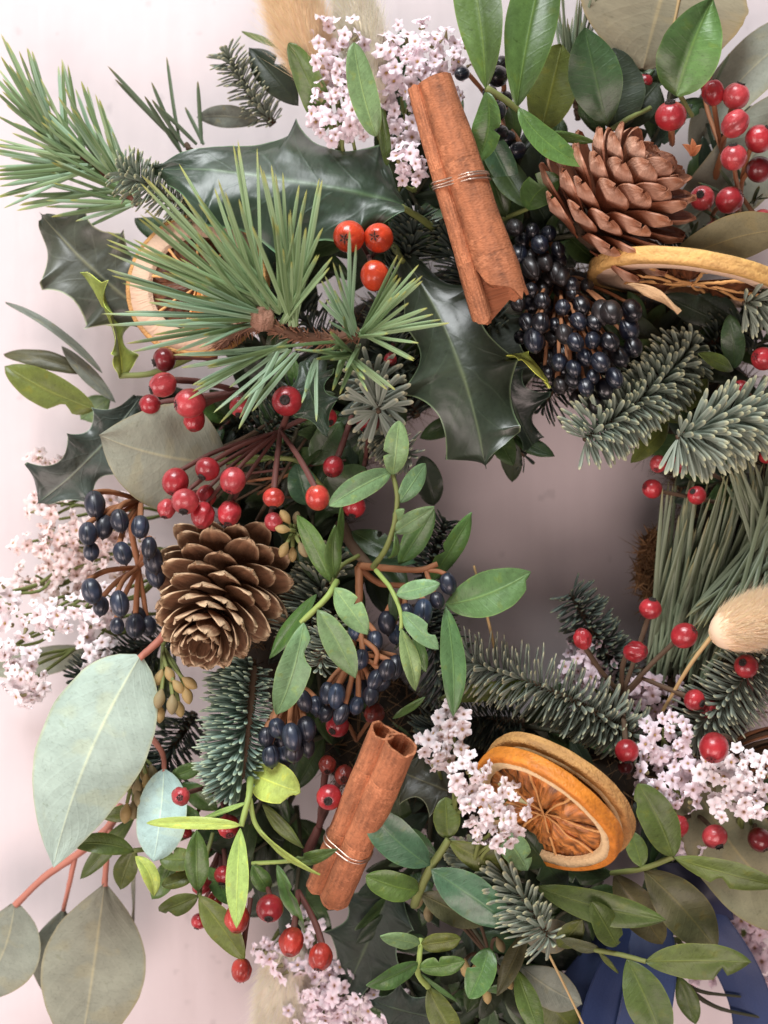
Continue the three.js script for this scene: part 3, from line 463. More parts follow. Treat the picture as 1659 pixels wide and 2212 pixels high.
const throatMat = std({ color: lin(0.36, 0.20, 0.12), roughness: 0.8 }), throatYellow = std({ color: lin(0.62, 0.40, 0.10), roughness: 0.8 }), throatGeo = mergeGeometries([0, 1, 2, 3, 4].map((i) => new THREE.SphereGeometry(0.045, 5, 4).scale(1, 1, 2).translate(0.06, 0, 0.02).rotateZ(i * 1.257).toNonIndexed()));
const bractMat = std({ color: lin(0.30, 0.27, 0.13), roughness: 0.75 }), bractGeo = new THREE.ConeGeometry(0.5, 1, 7, 2).translate(0, 0.5, 0);
// domes: [x, y, rx, ry, count]; z: height of the middle above the wall in mm
function statice(label, domes, z, o = {}) {
  const root = thing('statice_cluster', label, 'dried flowers', P(domes[0][0], domes[0][1], z), 'statice clusters in the wreath'), { kind = 'lilac', size = 19, foot = [0, 60], depth = 0.7 } = o;
  for (const [x, y, rx, ry, count0, dz = 0] of domes) {
    const count = Math.max(3, Math.round(count0 * 1.2));
    const pts = [];
    for (let i = 0; i < count; i++) {
      let best = null, far = -1;                                  // spread evenly over the dome
      for (let k = 0; k < 12; k++) { const a = rr(0, 6.283), r = Math.sqrt(rr(0, 1)), q = [Math.cos(a) * r, Math.sin(a) * r], dd = Math.min(9, ...pts.map((p) => Math.hypot(p[0] - q[0], p[1] - q[1]))); if (dd > far) { far = dd; best = q; } }
      pts.push(best);
      const h = Math.sqrt(Math.max(0, 1 - best[0] ** 2 - best[1] ** 2)), R = Math.min(rx, ry) * depth, at = P(x + best[0] * rx * 1.28 + rr(-9, 9), y + best[1] * ry * 1.28 + rr(-9, 9), z + dz + (h - 0.5) * R * 0.15 + rr(-5, 4)), nrm = v(best[0] * 0.8 + rr(-0.75, 0.75), -best[1] * 0.8 + rr(-0.6, 0.7), 0.35 + h * 0.6 + rr(-0.1, 0.4));
      const f = part('floret', floretGeo[Math.floor(rnd() * 4)], FLORET[kind], root), s = size * 1.04 * rr(0.6, 1.2) * scaleAt(z);
      aim(f, root, at, nrm, ZUP, rr(0, 6.28)); f.scale.set(s, s * rr(0.8, 1), s * rr(0.7, 1.5));
      const th = part('throat', throatGeo, rnd() < 0.65 ? throatMat : throatYellow, f); th.position.z = -0.12;
      if (i % 3 !== 1) { const b = part('bract', bractGeo, bractMat, root), n2 = nrm.clone().normalize(); aim(b, root, at.clone().addScaledVector(n2, -s * 1.0), n2); b.scale.set(s * 0.45, s * 1.05, s * 0.45); }
    }
    const p0 = P(x, y, z + dz - 4), p1 = P(x + foot[0], y + foot[1], Math.max(12, z - 22));
    for (let i = 0; i < 3; i++) wpart('stem', tubeGeo([p1.clone().add(v(rr(-1, 1) * 0.002, 0, 0)), p0.clone().lerp(p1, 0.5).add(v(rr(-1, 1) * 0.003, rr(-1, 1) * 0.003, 0)), p0.clone().add(v(rr(-1, 1) * rx * 0.6 * PX, rr(-1, 1) * ry * 0.6 * PX, 0))], 0.0007, 0.0005, 8, 5), M.stemGreen, root);
  }
  return root;
}
// ---------------------------------------------------------------- bunny tail grass
function bunnyTail(label, A, B, rad, o = {}) {
  const a = P(...A), b = P(...B), ax = b.clone().sub(a), L = ax.length(); ax.normalize();
  const root = thing('bunny_tail_grass', label, 'dried grass', a, 'bunny tail grasses in the wreath'), R = rad * scaleAt(A[2]), { count: cnt = 5200, hair = 30, color = [0.9, 0.66, 0.44], stalk: st, awn = 0.05, flare = 1 } = o, count = Math.round(cnt * 1.6);
  const prof = (t) => Math.pow(Math.sin(Math.PI * clamp(Math.pow(t, 0.75), 0.0, 1)), 0.62), e1 = v(0, 0, 1).addScaledVector(ax, -ax.z).normalize(), e2 = ax.clone().cross(e1), lmat = std({ color: lin(...color.map((c) => c * 0.95)), roughness: 0.95 });
  const core = part('head', blob((p, t, ang) => { const s = prof(t) * 0.8 * (0.92 + 0.2 * fbm(Math.cos(ang) * 2, Math.sin(ang) * 2, t * 8)); return v(Math.cos(ang) * s, t, Math.sin(ang) * s); }, 24, 24), lmat, root);
  core.quaternion.setFromUnitVectors(YUP, ax); core.scale.set(R, L, R);
  const im = new THREE.InstancedMesh(hairGeo, std({ color: lin(1, 1, 1), roughness: 0.8 }), count), q = new THREE.Quaternion(), m4 = new THREE.Matrix4(), col = new THREE.Color();
  for (let i = 0; i < count; i++) {
    const t = Math.pow(rnd(), 0.9) * 0.985 + 0.005, ang = rr(0, 6.283), N = e1.clone().multiplyScalar(Math.cos(ang)).addScaledVector(e2, Math.sin(ang)), p = ax.clone().multiplyScalar(t * L).addScaledVector(N, prof(t) * R * 0.76);
    const d = ax.clone().multiplyScalar(rr(0.8, 1.4)).addScaledVector(N, rr(0.35, 1.0) * flare).addScaledVector(e1, rr(-0.18, 0.18)).addScaledVector(e2, rr(-0.18, 0.18)).normalize(), long = rnd() < awn;
    q.setFromUnitVectors(YUP, d); const l = hair * 1.25 * scaleAt(A[2]) * rr(0.55, 1.2) * (long ? 1.9 : 1), w = (long ? 0.00009 : 0.00016) * rr(0.8, 1.2);
    im.setMatrixAt(i, m4.compose(p, q, v(w, l, w))); const k = rr(0.92, 1.1); im.setColorAt(i, col.setRGB(Math.min(0.98, color[0] * k), Math.min(0.97, color[1] * k * rr(0.96, 1.06)), Math.min(0.95, color[2] * k * rr(0.9, 1.12))));
  }
  im.name = 'fur'; im.castShadow = im.receiveShadow = true; im.userData.kind = 'stuff'; root.add(im);
  if (st) stem(root, 'straw', 0.7, 0.55, st, 'stalk');
  return root;
}
// ---------------------------------------------------------------- eucalyptus buds
const budGeo = blob((p, t) => { const r = t < 0.55 ? lerp(0.30, 1, sstep(t, 0.05, 0.55)) : 1; return v(p.x * r, p.y * 1.75 + (t > 0.9 ? 0.12 * (t - 0.9) * 10 : 0), p.z * r); }, 16, 12);
const budMat = [std({ color: lin(0.42, 0.30, 0.12), roughness: 0.6 }), std({ color: lin(0.50, 0.37, 0.15), roughness: 0.6 }), std({ color: lin(0.30, 0.24, 0.12), roughness: 0.65 })];
function buds(label, hub, list, o = {}) {
  const H = P(...hub), root = thing('eucalyptus_bud_sprig', label, 'seed buds', H, 'eucalyptus bud sprigs in the wreath');
  for (const [x, y, z, r, dx, dy] of list) {
    const at = P(x, y, z), D = v(dx, dy, rr(0.05, 0.35)).normalize(), R = r * scaleAt(z), b = part('bud', budGeo, budMat[Math.floor(rnd() * 3)], root);
    b.scale.setScalar(R); aim(b, root, at, D);
    stalk(root, o.mat ?? 'stemGreen', H, { end: at.clone().addScaledVector(D, -R * 1.7), D }, 0.55, 0.3);
  }
  if (o.tail) stem(root, o.mat ?? 'stemGreen', 0.8, 1.0, [hub, ...o.tail]);
  return root;
}
const sprig = (name, label, category, at, group) => thing(name, label, category, P(...at), group);
// ================================================================ the place: wall and wreath base
{
  const wallTex = tex(512, 512, (u, w) => { const k = 0.94 + 0.05 * (fbm(u * 5, w * 5, 60) - 0.5) + 0.05 * (fbm(u * 160, w * 9, 61) - 0.5) - 0.12 * sstep(fbm(u * 110, w * 90, 66, 2), 0.83, 0.88) + 0.02 * (fbm(u * 200, w * 200, 62) - 0.5); return [k, k, k]; });
  const wallBump = tex(512, 512, (u, w) => { const k = fbm(u * 120, w * 10, 61) * 0.6 + fbm(u * 60, w * 60, 63) * 0.4; return [k, k, k]; });
  for (const t of [wallTex, wallBump]) t.repeat.set(3, 3);
  const g = new THREE.BoxGeometry(1.6, 1.6, 0.02), m = new THREE.Mesh(g, std({ color: lin(0.82, 0.74, 0.745), map: wallTex, bumpMap: wallBump, bumpScale: 0.0006, roughness: 0.6 }));
  m.name = 'wall'; m.position.z = -0.01; m.receiveShadow = true; m.userData = { kind: 'structure', label: 'pale pinkish white painted wall behind the wreath' }; scene.add(m);
}
const RING = [1110, 1190, 16];
{
  const c = P(...RING), root = thing('wreath_base', 'brown moss and straw ring that carries the whole wreath', 'wreath base', c), R = 500 * scaleAt(16), r = 0.020;
  const g = new THREE.TorusGeometry(R, r, 22, 120), p = g.attributes.position;
  for (let i = 0; i < p.count; i++) { const x = p.getX(i), y = p.getY(i), z = p.getZ(i), a = Math.atan2(y, x), k = 0.82 + 0.4 * fbm(x * 90, y * 90, z * 90), cx = Math.cos(a) * R, cy = Math.sin(a) * R; p.setXYZ(i, cx + (x - cx) * k, cy + (y - cy) * k, z * k); }
  g.computeVertexNormals();
  const moss = tex(256, 128, (u, w) => { const k = 0.35 + 0.9 * (fbm(u * 60, w * 20, 70) - 0.3), h = fbm(u * 12, w * 4, 71); return [k, k * (0.9 + 0.3 * (h - 0.5)), k * 0.8]; }); moss.repeat.set(3, 1);
  part('moss_ring', g, std({ color: lin(0.034, 0.027, 0.014), map: moss, bumpMap: moss, bumpScale: 0.003, roughness: 1 }), root);
  const N = 9000, im = new THREE.InstancedMesh(hairGeo, std({ color: lin(1, 1, 1), roughness: 0.9 }), N), q = new THREE.Quaternion(), m4 = new THREE.Matrix4(), col = new THREE.Color(); seed(77);
  for (let i = 0; i < N; i++) {
    const a = rr(0, 6.283), b = rr(0, 6.283), n = v(Math.cos(a) * Math.cos(b), Math.sin(a) * Math.cos(b), Math.sin(b)), at = v(Math.cos(a) * R, Math.sin(a) * R, 0).addScaledVector(n, r * rr(0.85, 1.0));
    if (at.z < -0.014) at.z = 0.008;
    const d = n.clone().multiplyScalar(rr(0.1, 0.9)).add(v(rr(-1, 1), rr(-1, 1), rr(-0.6, 0.6))).normalize(), l = rr(0.004, 0.014), w = rr(0.00025, 0.0007);
    q.setFromUnitVectors(YUP, d); im.setMatrixAt(i, m4.compose(at, q, v(w, l, w))); const k = rr(0.35, 1.3); im.setColorAt(i, col.setRGB(0.20 * k, 0.115 * k, 0.05 * k));
  }
  im.name = 'moss_fibres'; im.userData.kind = 'stuff'; im.castShadow = im.receiveShadow = true; root.add(im);
}
// dark sprigs that fill the wreath between the things in front
seed(501);
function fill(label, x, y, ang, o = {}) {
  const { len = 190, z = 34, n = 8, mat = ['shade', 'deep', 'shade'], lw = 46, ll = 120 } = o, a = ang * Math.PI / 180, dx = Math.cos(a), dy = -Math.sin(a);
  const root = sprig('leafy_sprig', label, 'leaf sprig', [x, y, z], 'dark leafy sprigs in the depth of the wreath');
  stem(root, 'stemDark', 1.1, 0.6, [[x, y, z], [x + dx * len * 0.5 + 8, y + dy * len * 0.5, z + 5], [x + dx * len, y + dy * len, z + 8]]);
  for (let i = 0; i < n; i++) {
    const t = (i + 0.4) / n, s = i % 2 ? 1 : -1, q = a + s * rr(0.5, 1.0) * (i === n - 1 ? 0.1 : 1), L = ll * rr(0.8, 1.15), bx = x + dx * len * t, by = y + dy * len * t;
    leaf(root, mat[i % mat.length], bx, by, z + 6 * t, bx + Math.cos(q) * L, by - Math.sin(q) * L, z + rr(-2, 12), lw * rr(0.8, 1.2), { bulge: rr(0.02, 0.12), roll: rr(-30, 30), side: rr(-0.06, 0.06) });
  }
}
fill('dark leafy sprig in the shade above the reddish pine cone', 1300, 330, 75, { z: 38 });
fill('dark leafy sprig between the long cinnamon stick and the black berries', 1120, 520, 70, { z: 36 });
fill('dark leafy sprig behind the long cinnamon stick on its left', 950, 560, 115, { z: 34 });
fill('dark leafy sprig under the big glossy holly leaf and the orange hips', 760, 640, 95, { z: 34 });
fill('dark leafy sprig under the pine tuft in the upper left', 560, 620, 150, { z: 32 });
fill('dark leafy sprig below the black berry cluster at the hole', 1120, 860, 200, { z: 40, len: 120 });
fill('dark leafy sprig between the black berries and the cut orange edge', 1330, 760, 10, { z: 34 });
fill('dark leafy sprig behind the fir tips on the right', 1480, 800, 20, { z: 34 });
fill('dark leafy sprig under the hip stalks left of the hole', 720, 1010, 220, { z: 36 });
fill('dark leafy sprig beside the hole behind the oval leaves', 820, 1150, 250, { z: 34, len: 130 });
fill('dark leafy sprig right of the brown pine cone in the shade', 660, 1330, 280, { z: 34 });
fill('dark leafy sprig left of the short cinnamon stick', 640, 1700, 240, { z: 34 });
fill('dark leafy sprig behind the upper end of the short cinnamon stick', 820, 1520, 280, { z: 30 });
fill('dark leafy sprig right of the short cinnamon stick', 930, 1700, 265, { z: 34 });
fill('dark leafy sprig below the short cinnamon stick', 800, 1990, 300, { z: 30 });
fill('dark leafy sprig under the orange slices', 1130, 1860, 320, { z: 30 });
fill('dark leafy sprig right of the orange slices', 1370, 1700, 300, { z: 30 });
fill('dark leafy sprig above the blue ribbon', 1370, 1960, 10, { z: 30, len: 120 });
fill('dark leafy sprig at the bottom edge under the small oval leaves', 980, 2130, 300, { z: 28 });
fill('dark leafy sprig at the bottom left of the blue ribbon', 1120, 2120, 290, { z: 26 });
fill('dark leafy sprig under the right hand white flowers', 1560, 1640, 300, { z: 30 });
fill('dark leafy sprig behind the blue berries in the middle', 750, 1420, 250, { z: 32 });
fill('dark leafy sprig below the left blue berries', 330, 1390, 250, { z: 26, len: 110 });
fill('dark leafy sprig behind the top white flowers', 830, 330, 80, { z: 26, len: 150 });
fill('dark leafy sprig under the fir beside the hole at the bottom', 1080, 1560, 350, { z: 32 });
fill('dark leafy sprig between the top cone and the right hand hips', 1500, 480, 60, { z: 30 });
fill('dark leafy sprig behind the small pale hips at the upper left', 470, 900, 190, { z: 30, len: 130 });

// ================================================================ eucalyptus
{ // the large pale leaf and the pair below it
  const r = sprig('eucalyptus_sprig', 'large pale silver green eucalyptus leaf left of the brown pine cone tip', 'eucalyptus', [357, 1362, 62], 'eucalyptus sprigs');
  stem(r, 'stemCoral', 1.5, 1.1, [[372, 1345, 60], [345, 1382, 66], [301, 1422, 72]]);
  leaf(r, 'eucPale', 302, 1418, 72, 118, 1868, 66, 232, { shape: 'ovate', bulge: 0.05, side: 0.035, fold: -0.05, curl: -0.12, wave: 0.05, roll: -6, n: 30, m: 7 });
}
{
  const r = sprig('eucalyptus_sprig', 'small mint green eucalyptus leaf under the lime leaf with a hip on it', 'eucalyptus', [355, 1655, 58], 'eucalyptus sprigs');
  stem(r, 'stemCoral', 1.1, 0.8, [[325, 1590, 50], [352, 1630, 56], [355, 1668, 60]]);
  leaf(r, 'eucMint', 355, 1662, 60, 330, 1862, 62, 112, { shape: 'oval', bulge: 0.05, side: -0.03, fold: -0.08, curl: -0.1, roll: 6 });
}
{
  const r = sprig('eucalyptus_sprig', 'hanging eucalyptus stem with coral stalks and three drooping grey green leaves', 'eucalyptus', [255, 1755, 34], 'eucalyptus sprigs');
  stem(r, 'stemCoral', 1.5, 1.2, [[262, 1740, 36], [236, 1785, 34], [163, 1848, 32], [95, 1895, 32], [32, 1956, 34]]);
  stem(r, 'stemCoral', 1.0, 0.8, [[163, 1848, 32], [152, 1900, 30], [137, 1966, 26]]);
  stem(r, 'stemCoral', 1.0, 1.1, [[240, 1772, 34], [231, 1850, 35], [226, 1915, 38]]);
  leaf(r, 'eucGrey', 33, 1952, 34, -70, 2170, 38, 165, { shape: 'drawn', bulge: 0.03, fold: 0.02, side: -0.1, roll: 8, start: 0.02 });
  leaf(r, 'eucGrey', 138, 1962, 24, 120, 2180, 20, 118, { shape: 'drawn', bulge: 0.02, side: 0.02, roll: -14 });
  leaf(r, 'eucGrey', 227, 1908, 38, 165, 2330, 42, 228, { shape: 'drawn', bulge: 0.03, fold: 0.03, side: -0.01, wave: 0.07, n: 30, m: 7 });
}
{
  const r = sprig('eucalyptus_sprig', 'thin grey eucalyptus leaf seen edge on below the mint leaf', 'eucalyptus', [288, 1880, 26], 'eucalyptus sprigs');
  leaf(r, 'eucGrey', 291, 1870, 28, 289, 2012, 24, 30, { shape: 'lance', roll: 52, twist: 40, bulge: 0.02 });
}
{
  const r = sprig('eucalyptus_sprig', 'broad grey green eucalyptus leaf with pink margin behind the left hip cluster', 'eucalyptus', [480, 1000, 56], 'eucalyptus sprigs');
  stem(r, 'stemCoral', 1.0, 0.9, [[520, 1000, 48], [490, 1010, 54], [468, 1006, 58]]);
  leaf(r, 'eucGrey', 488, 1000, 58, 214, 940, 64, 236, { shape: 'ovate', bulge: 0.05, side: -0.05, fold: 0.06, curl: -0.1, roll: -4, n: 28, m: 7 });
}
{
  const r = sprig('eucalyptus_sprig', 'broad olive eucalyptus leaf hanging down from the top right edge', 'eucalyptus', [1475, -160, 44], 'eucalyptus sprigs');
  leaf(r, 'eucTop', 1476, -150, 44, 1392, 142, 50, 372, { shape: 'oval', bulge: 0.03, side: 0.02, fold: -0.02, wave: 0.05, n: 30, m: 7 });
  stem(r, 'straw', 1.1, 0.4, [[1490, -180, 46], [1470, -20, 49], [1452, 70, 50]]);
}
{
  const r = sprig('eucalyptus_sprig', 'wavy grey green eucalyptus leaves behind the top right hips', 'eucalyptus', [1800, 60, 40], 'eucalyptus sprigs');
  leaf(r, 'eucGrey', 1790, 40, 40, 1500, 330, 34, 120, { shape: 'oval', side: 0.1, bulge: 0.04, wave: 0.12, roll: 20 });
  leaf(r, 'eucGrey', 1730, 190, 44, 1440, 520, 34, 165, { shape: 'oval', side: -0.04, bulge: 0.05, wave: 0.14, roll: -16, n: 28, m: 7 });
}
{
  const r = sprig('eucalyptus_sprig', 'olive eucalyptus leaf arched over the edge on orange slice', 'eucalyptus', [1464, 560, 66], 'eucalyptus sprigs');
  leaf(r, 'eucOlive', 1460, 564, 62, 1730, 490, 80, 130, { shape: 'oval', bulge: 0.06, side: -0.05, roll: 52, fold: 0.05, wave: 0.08 });
}
{
  const r = sprig('eucalyptus_sprig', 'large wavy olive eucalyptus leaf under the white flowers at the lower right', 'eucalyptus', [1500, 1690, 56], 'eucalyptus sprigs');
  leaf(r, 'eucOlive', 1488, 1668, 52, 1760, 2000, 62, 195, { shape: 'oval', bulge: 0.05, side: 0.07, wave: 0.16, roll: 10, n: 30, m: 7 });
}
{
  const r = sprig('eucalyptus_sprig', 'grey eucalyptus leaf behind the lowest white flowers at the left edge', 'eucalyptus', [190, 1410, 22], 'eucalyptus sprigs');
  leaf(r, 'eucGrey', 205, 1408, 22, -20, 1450, 18, 62, { shape: 'oval', bulge: 0.02, roll: 10 });
}

// ================================================================ holly
const hollyLeaf = (label, mat, b, t, w, o = {}, st) => {
  const r = sprig('holly_leaf', label, 'holly', b, 'holly leaves in the wreath');
  if (st) stem(r, o.stemMat ?? 'stemGreen', 1.3, 1.0, st, 'leaf_stalk');
  leaf(r, mat, ...b, ...t, w, { shape: 'oval', n: 60, m: 8, fold: 0.15, th: 0.0005, wave: 0.06, name: 'blade', ...o });
  return r;
};
seed(31);
hollyLeaf('large glossy dark green holly leaf above the pine tuft', 'holly', [872, 440, 70], [328, 368, 62], 340, { right: [[0.10, 0.90], [0.50, 1.22], [0.95, 0.10]], left: [[0.16, 0.7], [0.42, 0.95], [0.72, 0.85], [0.95, 0.1]], spikes: 0.27, bulge: 0.08, fold: -0.14, curl: -0.20, roll: 19, side: 0.01, wave: 0.12, n: 80, m: 10 }, [[935, 492, 50], [905, 470, 60], [868, 447, 70]]);
hollyLeaf('dull dark holly leaf behind the left end of the pine tuft', 'hollyGrey', [345, 700, 44], [86, 460, 40], 240, { left: [[0.3, 0.9], [0.62, 0.9], [0.95, 0.15]], right: [[0.25, 0.8], [0.5, 0.9], [0.8, 0.7], [0.96, 0.1]], spikes: 0.3, bulge: 0.06, roll: -8, side: -0.03 });
hollyLeaf('twisted lime edged holly leaf standing out at the left edge', 'hollyLime', [262, 815, 42], [172, 585, 46], 120, { left: [[0.2, 0.8], [0.5, 1.0], [0.75, 1.0], [0.96, 0.3]], right: [[0.15, 0.8], [0.42, 1.0], [0.7, 1.1], [0.96, 0.3]], spikes: 0.6, bulge: 0.05, roll: 48, twist: 75, side: 0.10, fold: 0.5 }, [[420, 768, 44], [330, 806, 44], [258, 812, 42]]);
hollyLeaf('long grey glossy holly leaf left of the pink edged eucalyptus leaf', 'hollyGrey', [300, 862, 46], [80, 1090, 50], 175, { left: [[0.2, 0.8], [0.45, 0.9], [0.72, 0.9], [0.96, 0.15]], right: [[0.25, 0.8], [0.5, 0.8], [0.86, 1.0], [0.97, 0.2]], spikes: 0.5, bulge: 0.06, roll: -16, fold: 0.3, side: -0.05 });
hollyLeaf('large dark holly leaf pointing down into the hole', 'hollyDark', [868, 552, 52], [1050, 1008, 74], 300, { right: [[0.25, 0.55], [0.58, 0.95], [0.93, 0.62]], left: [[0.3, 0.7], [0.62, 0.85], [0.88, 0.6]], spikes: 0.35, bulge: 0.06, fold: -0.12, curl: -0.2, roll: 6, side: -0.05, n: 80, m: 10 }, [[850, 530, 50], [860, 548, 55], [870, 565, 58]]);
hollyLeaf('curled holly leaf with yellowish edge right of the hole top', 'hollyDark', [1062, 750, 60], [1158, 975, 48], 180, { left: [[0.25, 0.6], [0.55, 0.95], [0.9, 0.3]], right: [[0.3, 0.7], [0.6, 0.7], [0.9, 0.3]], spikes: 0.5, bulge: 0.08, roll: -20, fold: 0.4, side: 0.04 });
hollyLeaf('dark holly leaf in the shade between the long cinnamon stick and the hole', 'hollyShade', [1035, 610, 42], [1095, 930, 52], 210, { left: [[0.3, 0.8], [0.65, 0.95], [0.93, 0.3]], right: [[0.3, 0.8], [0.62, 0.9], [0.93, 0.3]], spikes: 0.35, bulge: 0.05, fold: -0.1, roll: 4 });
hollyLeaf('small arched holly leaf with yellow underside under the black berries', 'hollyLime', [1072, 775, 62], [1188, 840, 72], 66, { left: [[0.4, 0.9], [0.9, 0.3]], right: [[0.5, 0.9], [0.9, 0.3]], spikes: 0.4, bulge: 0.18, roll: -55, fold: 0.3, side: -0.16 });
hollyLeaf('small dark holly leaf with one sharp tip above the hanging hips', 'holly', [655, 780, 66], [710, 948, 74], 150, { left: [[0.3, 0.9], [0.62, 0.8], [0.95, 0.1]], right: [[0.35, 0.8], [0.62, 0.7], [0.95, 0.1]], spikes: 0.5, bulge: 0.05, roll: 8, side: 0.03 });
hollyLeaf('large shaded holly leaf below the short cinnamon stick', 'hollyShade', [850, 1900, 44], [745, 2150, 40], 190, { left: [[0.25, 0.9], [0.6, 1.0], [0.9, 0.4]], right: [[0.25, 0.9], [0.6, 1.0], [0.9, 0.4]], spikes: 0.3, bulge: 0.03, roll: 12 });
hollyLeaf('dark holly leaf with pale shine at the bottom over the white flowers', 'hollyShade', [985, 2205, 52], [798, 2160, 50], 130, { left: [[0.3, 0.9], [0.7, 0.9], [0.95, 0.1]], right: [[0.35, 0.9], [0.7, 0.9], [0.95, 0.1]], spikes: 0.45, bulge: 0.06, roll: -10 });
hollyLeaf('dark holly leaf with curled rim right of the short cinnamon stick', 'hollyGrey', [1000, 1720, 58], [850, 1660, 50], 150, { left: [[0.3, 0.9], [0.7, 0.9], [0.95, 0.1]], right: [[0.35, 0.9], [0.7, 0.9], [0.95, 0.1]], spikes: 0.45, bulge: 0.06, roll: 20 });
fill('dark leafy sprig under the hips and pine twig in the middle left', 600, 800, 120, { z: 40, len: 150 });
fill('dark leafy sprig behind the fan of hip stalks', 560, 960, 80, { z: 38, len: 170 });
fill('dark leafy sprig above the brown pine cone', 520, 1120, 110, { z: 36, len: 120 });
fill('dark leafy sprig below the pine twig', 690, 830, 20, { z: 40, len: 150 });
fill('dark leafy sprig between the dark holly leaf and the black berries', 1030, 700, 40, { z: 40, len: 150 });
fill('dark leafy sprig at the upper right rim of the hole', 1600, 960, 180, { z: 36, len: 120 });
fill('dark leafy sprig between the short cinnamon stick and blue berries', 720, 1580, 200, { z: 40, len: 120 });
fill('dark leafy sprig behind the thick stemmed sprig at the bottom', 900, 1850, 250, { z: 36, len: 150 });
fill('dark leafy sprig at the bottom edge in the shade', 1060, 2170, 180, { z: 30, len: 150 });

fill('dark leafy sprig left of the short cinnamon stick over the wall gap', 590, 1640, 250, { z: 44, len: 150 });
fill('dark leafy sprig under the broad lime leaf', 640, 1760, 220, { z: 40, len: 130 });
fill('dark leafy sprig between the shining bottom leaves', 1010, 1990, 300, { z: 36, len: 170 });
fill('dark leafy sprig below the curled fir tip', 1110, 2040, 250, { z: 36, len: 150 });
fill('dark leafy sprig under the long olive leaf', 1230, 1930, 340, { z: 34, len: 140 });
fill('dark leafy sprig at the bottom edge right of the pink flowers', 900, 2170, 20, { z: 32, len: 150 });
fill('dark leafy sprig behind the two shiny leaves of the long cinnamon stick', 1140, 470, 100, { z: 42, len: 170 });
fill('dark leafy sprig under the small round flower cluster', 880, 440, 60, { z: 36, len: 130 });
fill('dark leafy sprig behind the three orange red hips', 770, 560, 30, { z: 38, len: 150 });
fill('dark leafy sprig at the hub of the pine tuft', 610, 620, 60, { z: 40, len: 150 });
fill('dark leafy sprig behind the dark pair above the reddish cone', 1260, 260, 60, { z: 38, len: 140 });
fill('dark leafy sprig behind the big shiny hip', 1400, 330, 70, { z: 38, len: 150 });
fill('dark leafy sprig under the fir rosette', 840, 800, 250, { z: 40, len: 150 });
fill('dark leafy sprig below the pine curtain', 1420, 1480, 30, { z: 26, len: 150 });
fill('dark leafy sprig under the olive sprig beside the ribbon', 1300, 1900, 220, { z: 34, len: 130 });

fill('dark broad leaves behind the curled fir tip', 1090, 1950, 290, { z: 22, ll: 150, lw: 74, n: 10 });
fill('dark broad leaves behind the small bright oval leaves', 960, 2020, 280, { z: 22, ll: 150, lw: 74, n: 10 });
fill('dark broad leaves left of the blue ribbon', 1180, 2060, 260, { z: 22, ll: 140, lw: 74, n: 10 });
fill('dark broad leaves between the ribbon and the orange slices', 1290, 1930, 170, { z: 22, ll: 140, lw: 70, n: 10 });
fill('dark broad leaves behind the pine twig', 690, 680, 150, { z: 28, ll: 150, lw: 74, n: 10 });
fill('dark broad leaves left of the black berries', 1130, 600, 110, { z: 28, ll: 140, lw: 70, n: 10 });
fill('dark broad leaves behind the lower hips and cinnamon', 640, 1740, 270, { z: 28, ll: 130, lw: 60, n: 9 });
{
  const r = sprig('twig_tangle', 'tangle of thin reddish brown twigs behind the fan of hip stalks', 'twigs', [560, 980, 44]);
  for (let i = 0; i < 26; i++) { const x = rr(470, 660), y = rr(900, 1070), a = rr(-0.9, 0.9) + 0.6, l = rr(60, 130); stem(r, i % 4 ? 'stemBrown' : i % 8 ? 'stemOrange' : 'stemRed', rr(0.35, 0.8), rr(0.3, 0.6), [[x - Math.cos(a) * l, y + Math.sin(a) * l, rr(34, 52)], [x + rr(-10, 10), y + rr(-10, 10), rr(46, 58)], [x + Math.cos(a) * l, y - Math.sin(a) * l, rr(34, 52)]], 'twig'); }
}

fill('green leafy sprig under the fan of hip stalks', 600, 1020, 70, { z: 46, ll: 105, lw: 44, n: 9, mat: ['deep', 'green', 'shade'] });
fill('green leafy sprig left of the hip fan under the pine needles', 540, 900, 190, { z: 42, ll: 95, lw: 40, n: 7, len: 130, mat: ['deep', 'shade', 'green'] });
fill('green leafy sprig between the fir rosette and the hip fan', 760, 900, 230, { z: 42, ll: 100, lw: 42, n: 8, len: 140, mat: ['deep', 'shade', 'deep'] });
fill('green leafy sprig right of the brown pine cone', 650, 1260, 80, { z: 40, ll: 95, lw: 38, n: 8, len: 150, mat: ['deep', 'shade', 'green'] });
fill('green leafy sprig under the edge on orange slice', 1400, 700, 170, { z: 38, ll: 95, lw: 40, n: 8, len: 150, mat: ['deep', 'shade', 'shade'] });

fill('dark leafy sprig at the upper rim of the hole', 1000, 880, 330, { z: 40, ll: 100, lw: 46, len: 130 });
fill('green leafy sprig between the black berries and the pale fir tip', 1400, 720, 210, { z: 42, ll: 95, lw: 40, len: 150, mat: ['deep', 'shade', 'green'] });
fill('green leafy sprig at the right edge above the pine curtain', 1640, 1010, 200, { z: 40, ll: 95, lw: 40, len: 120, mat: ['deep', 'shade', 'deep'] });

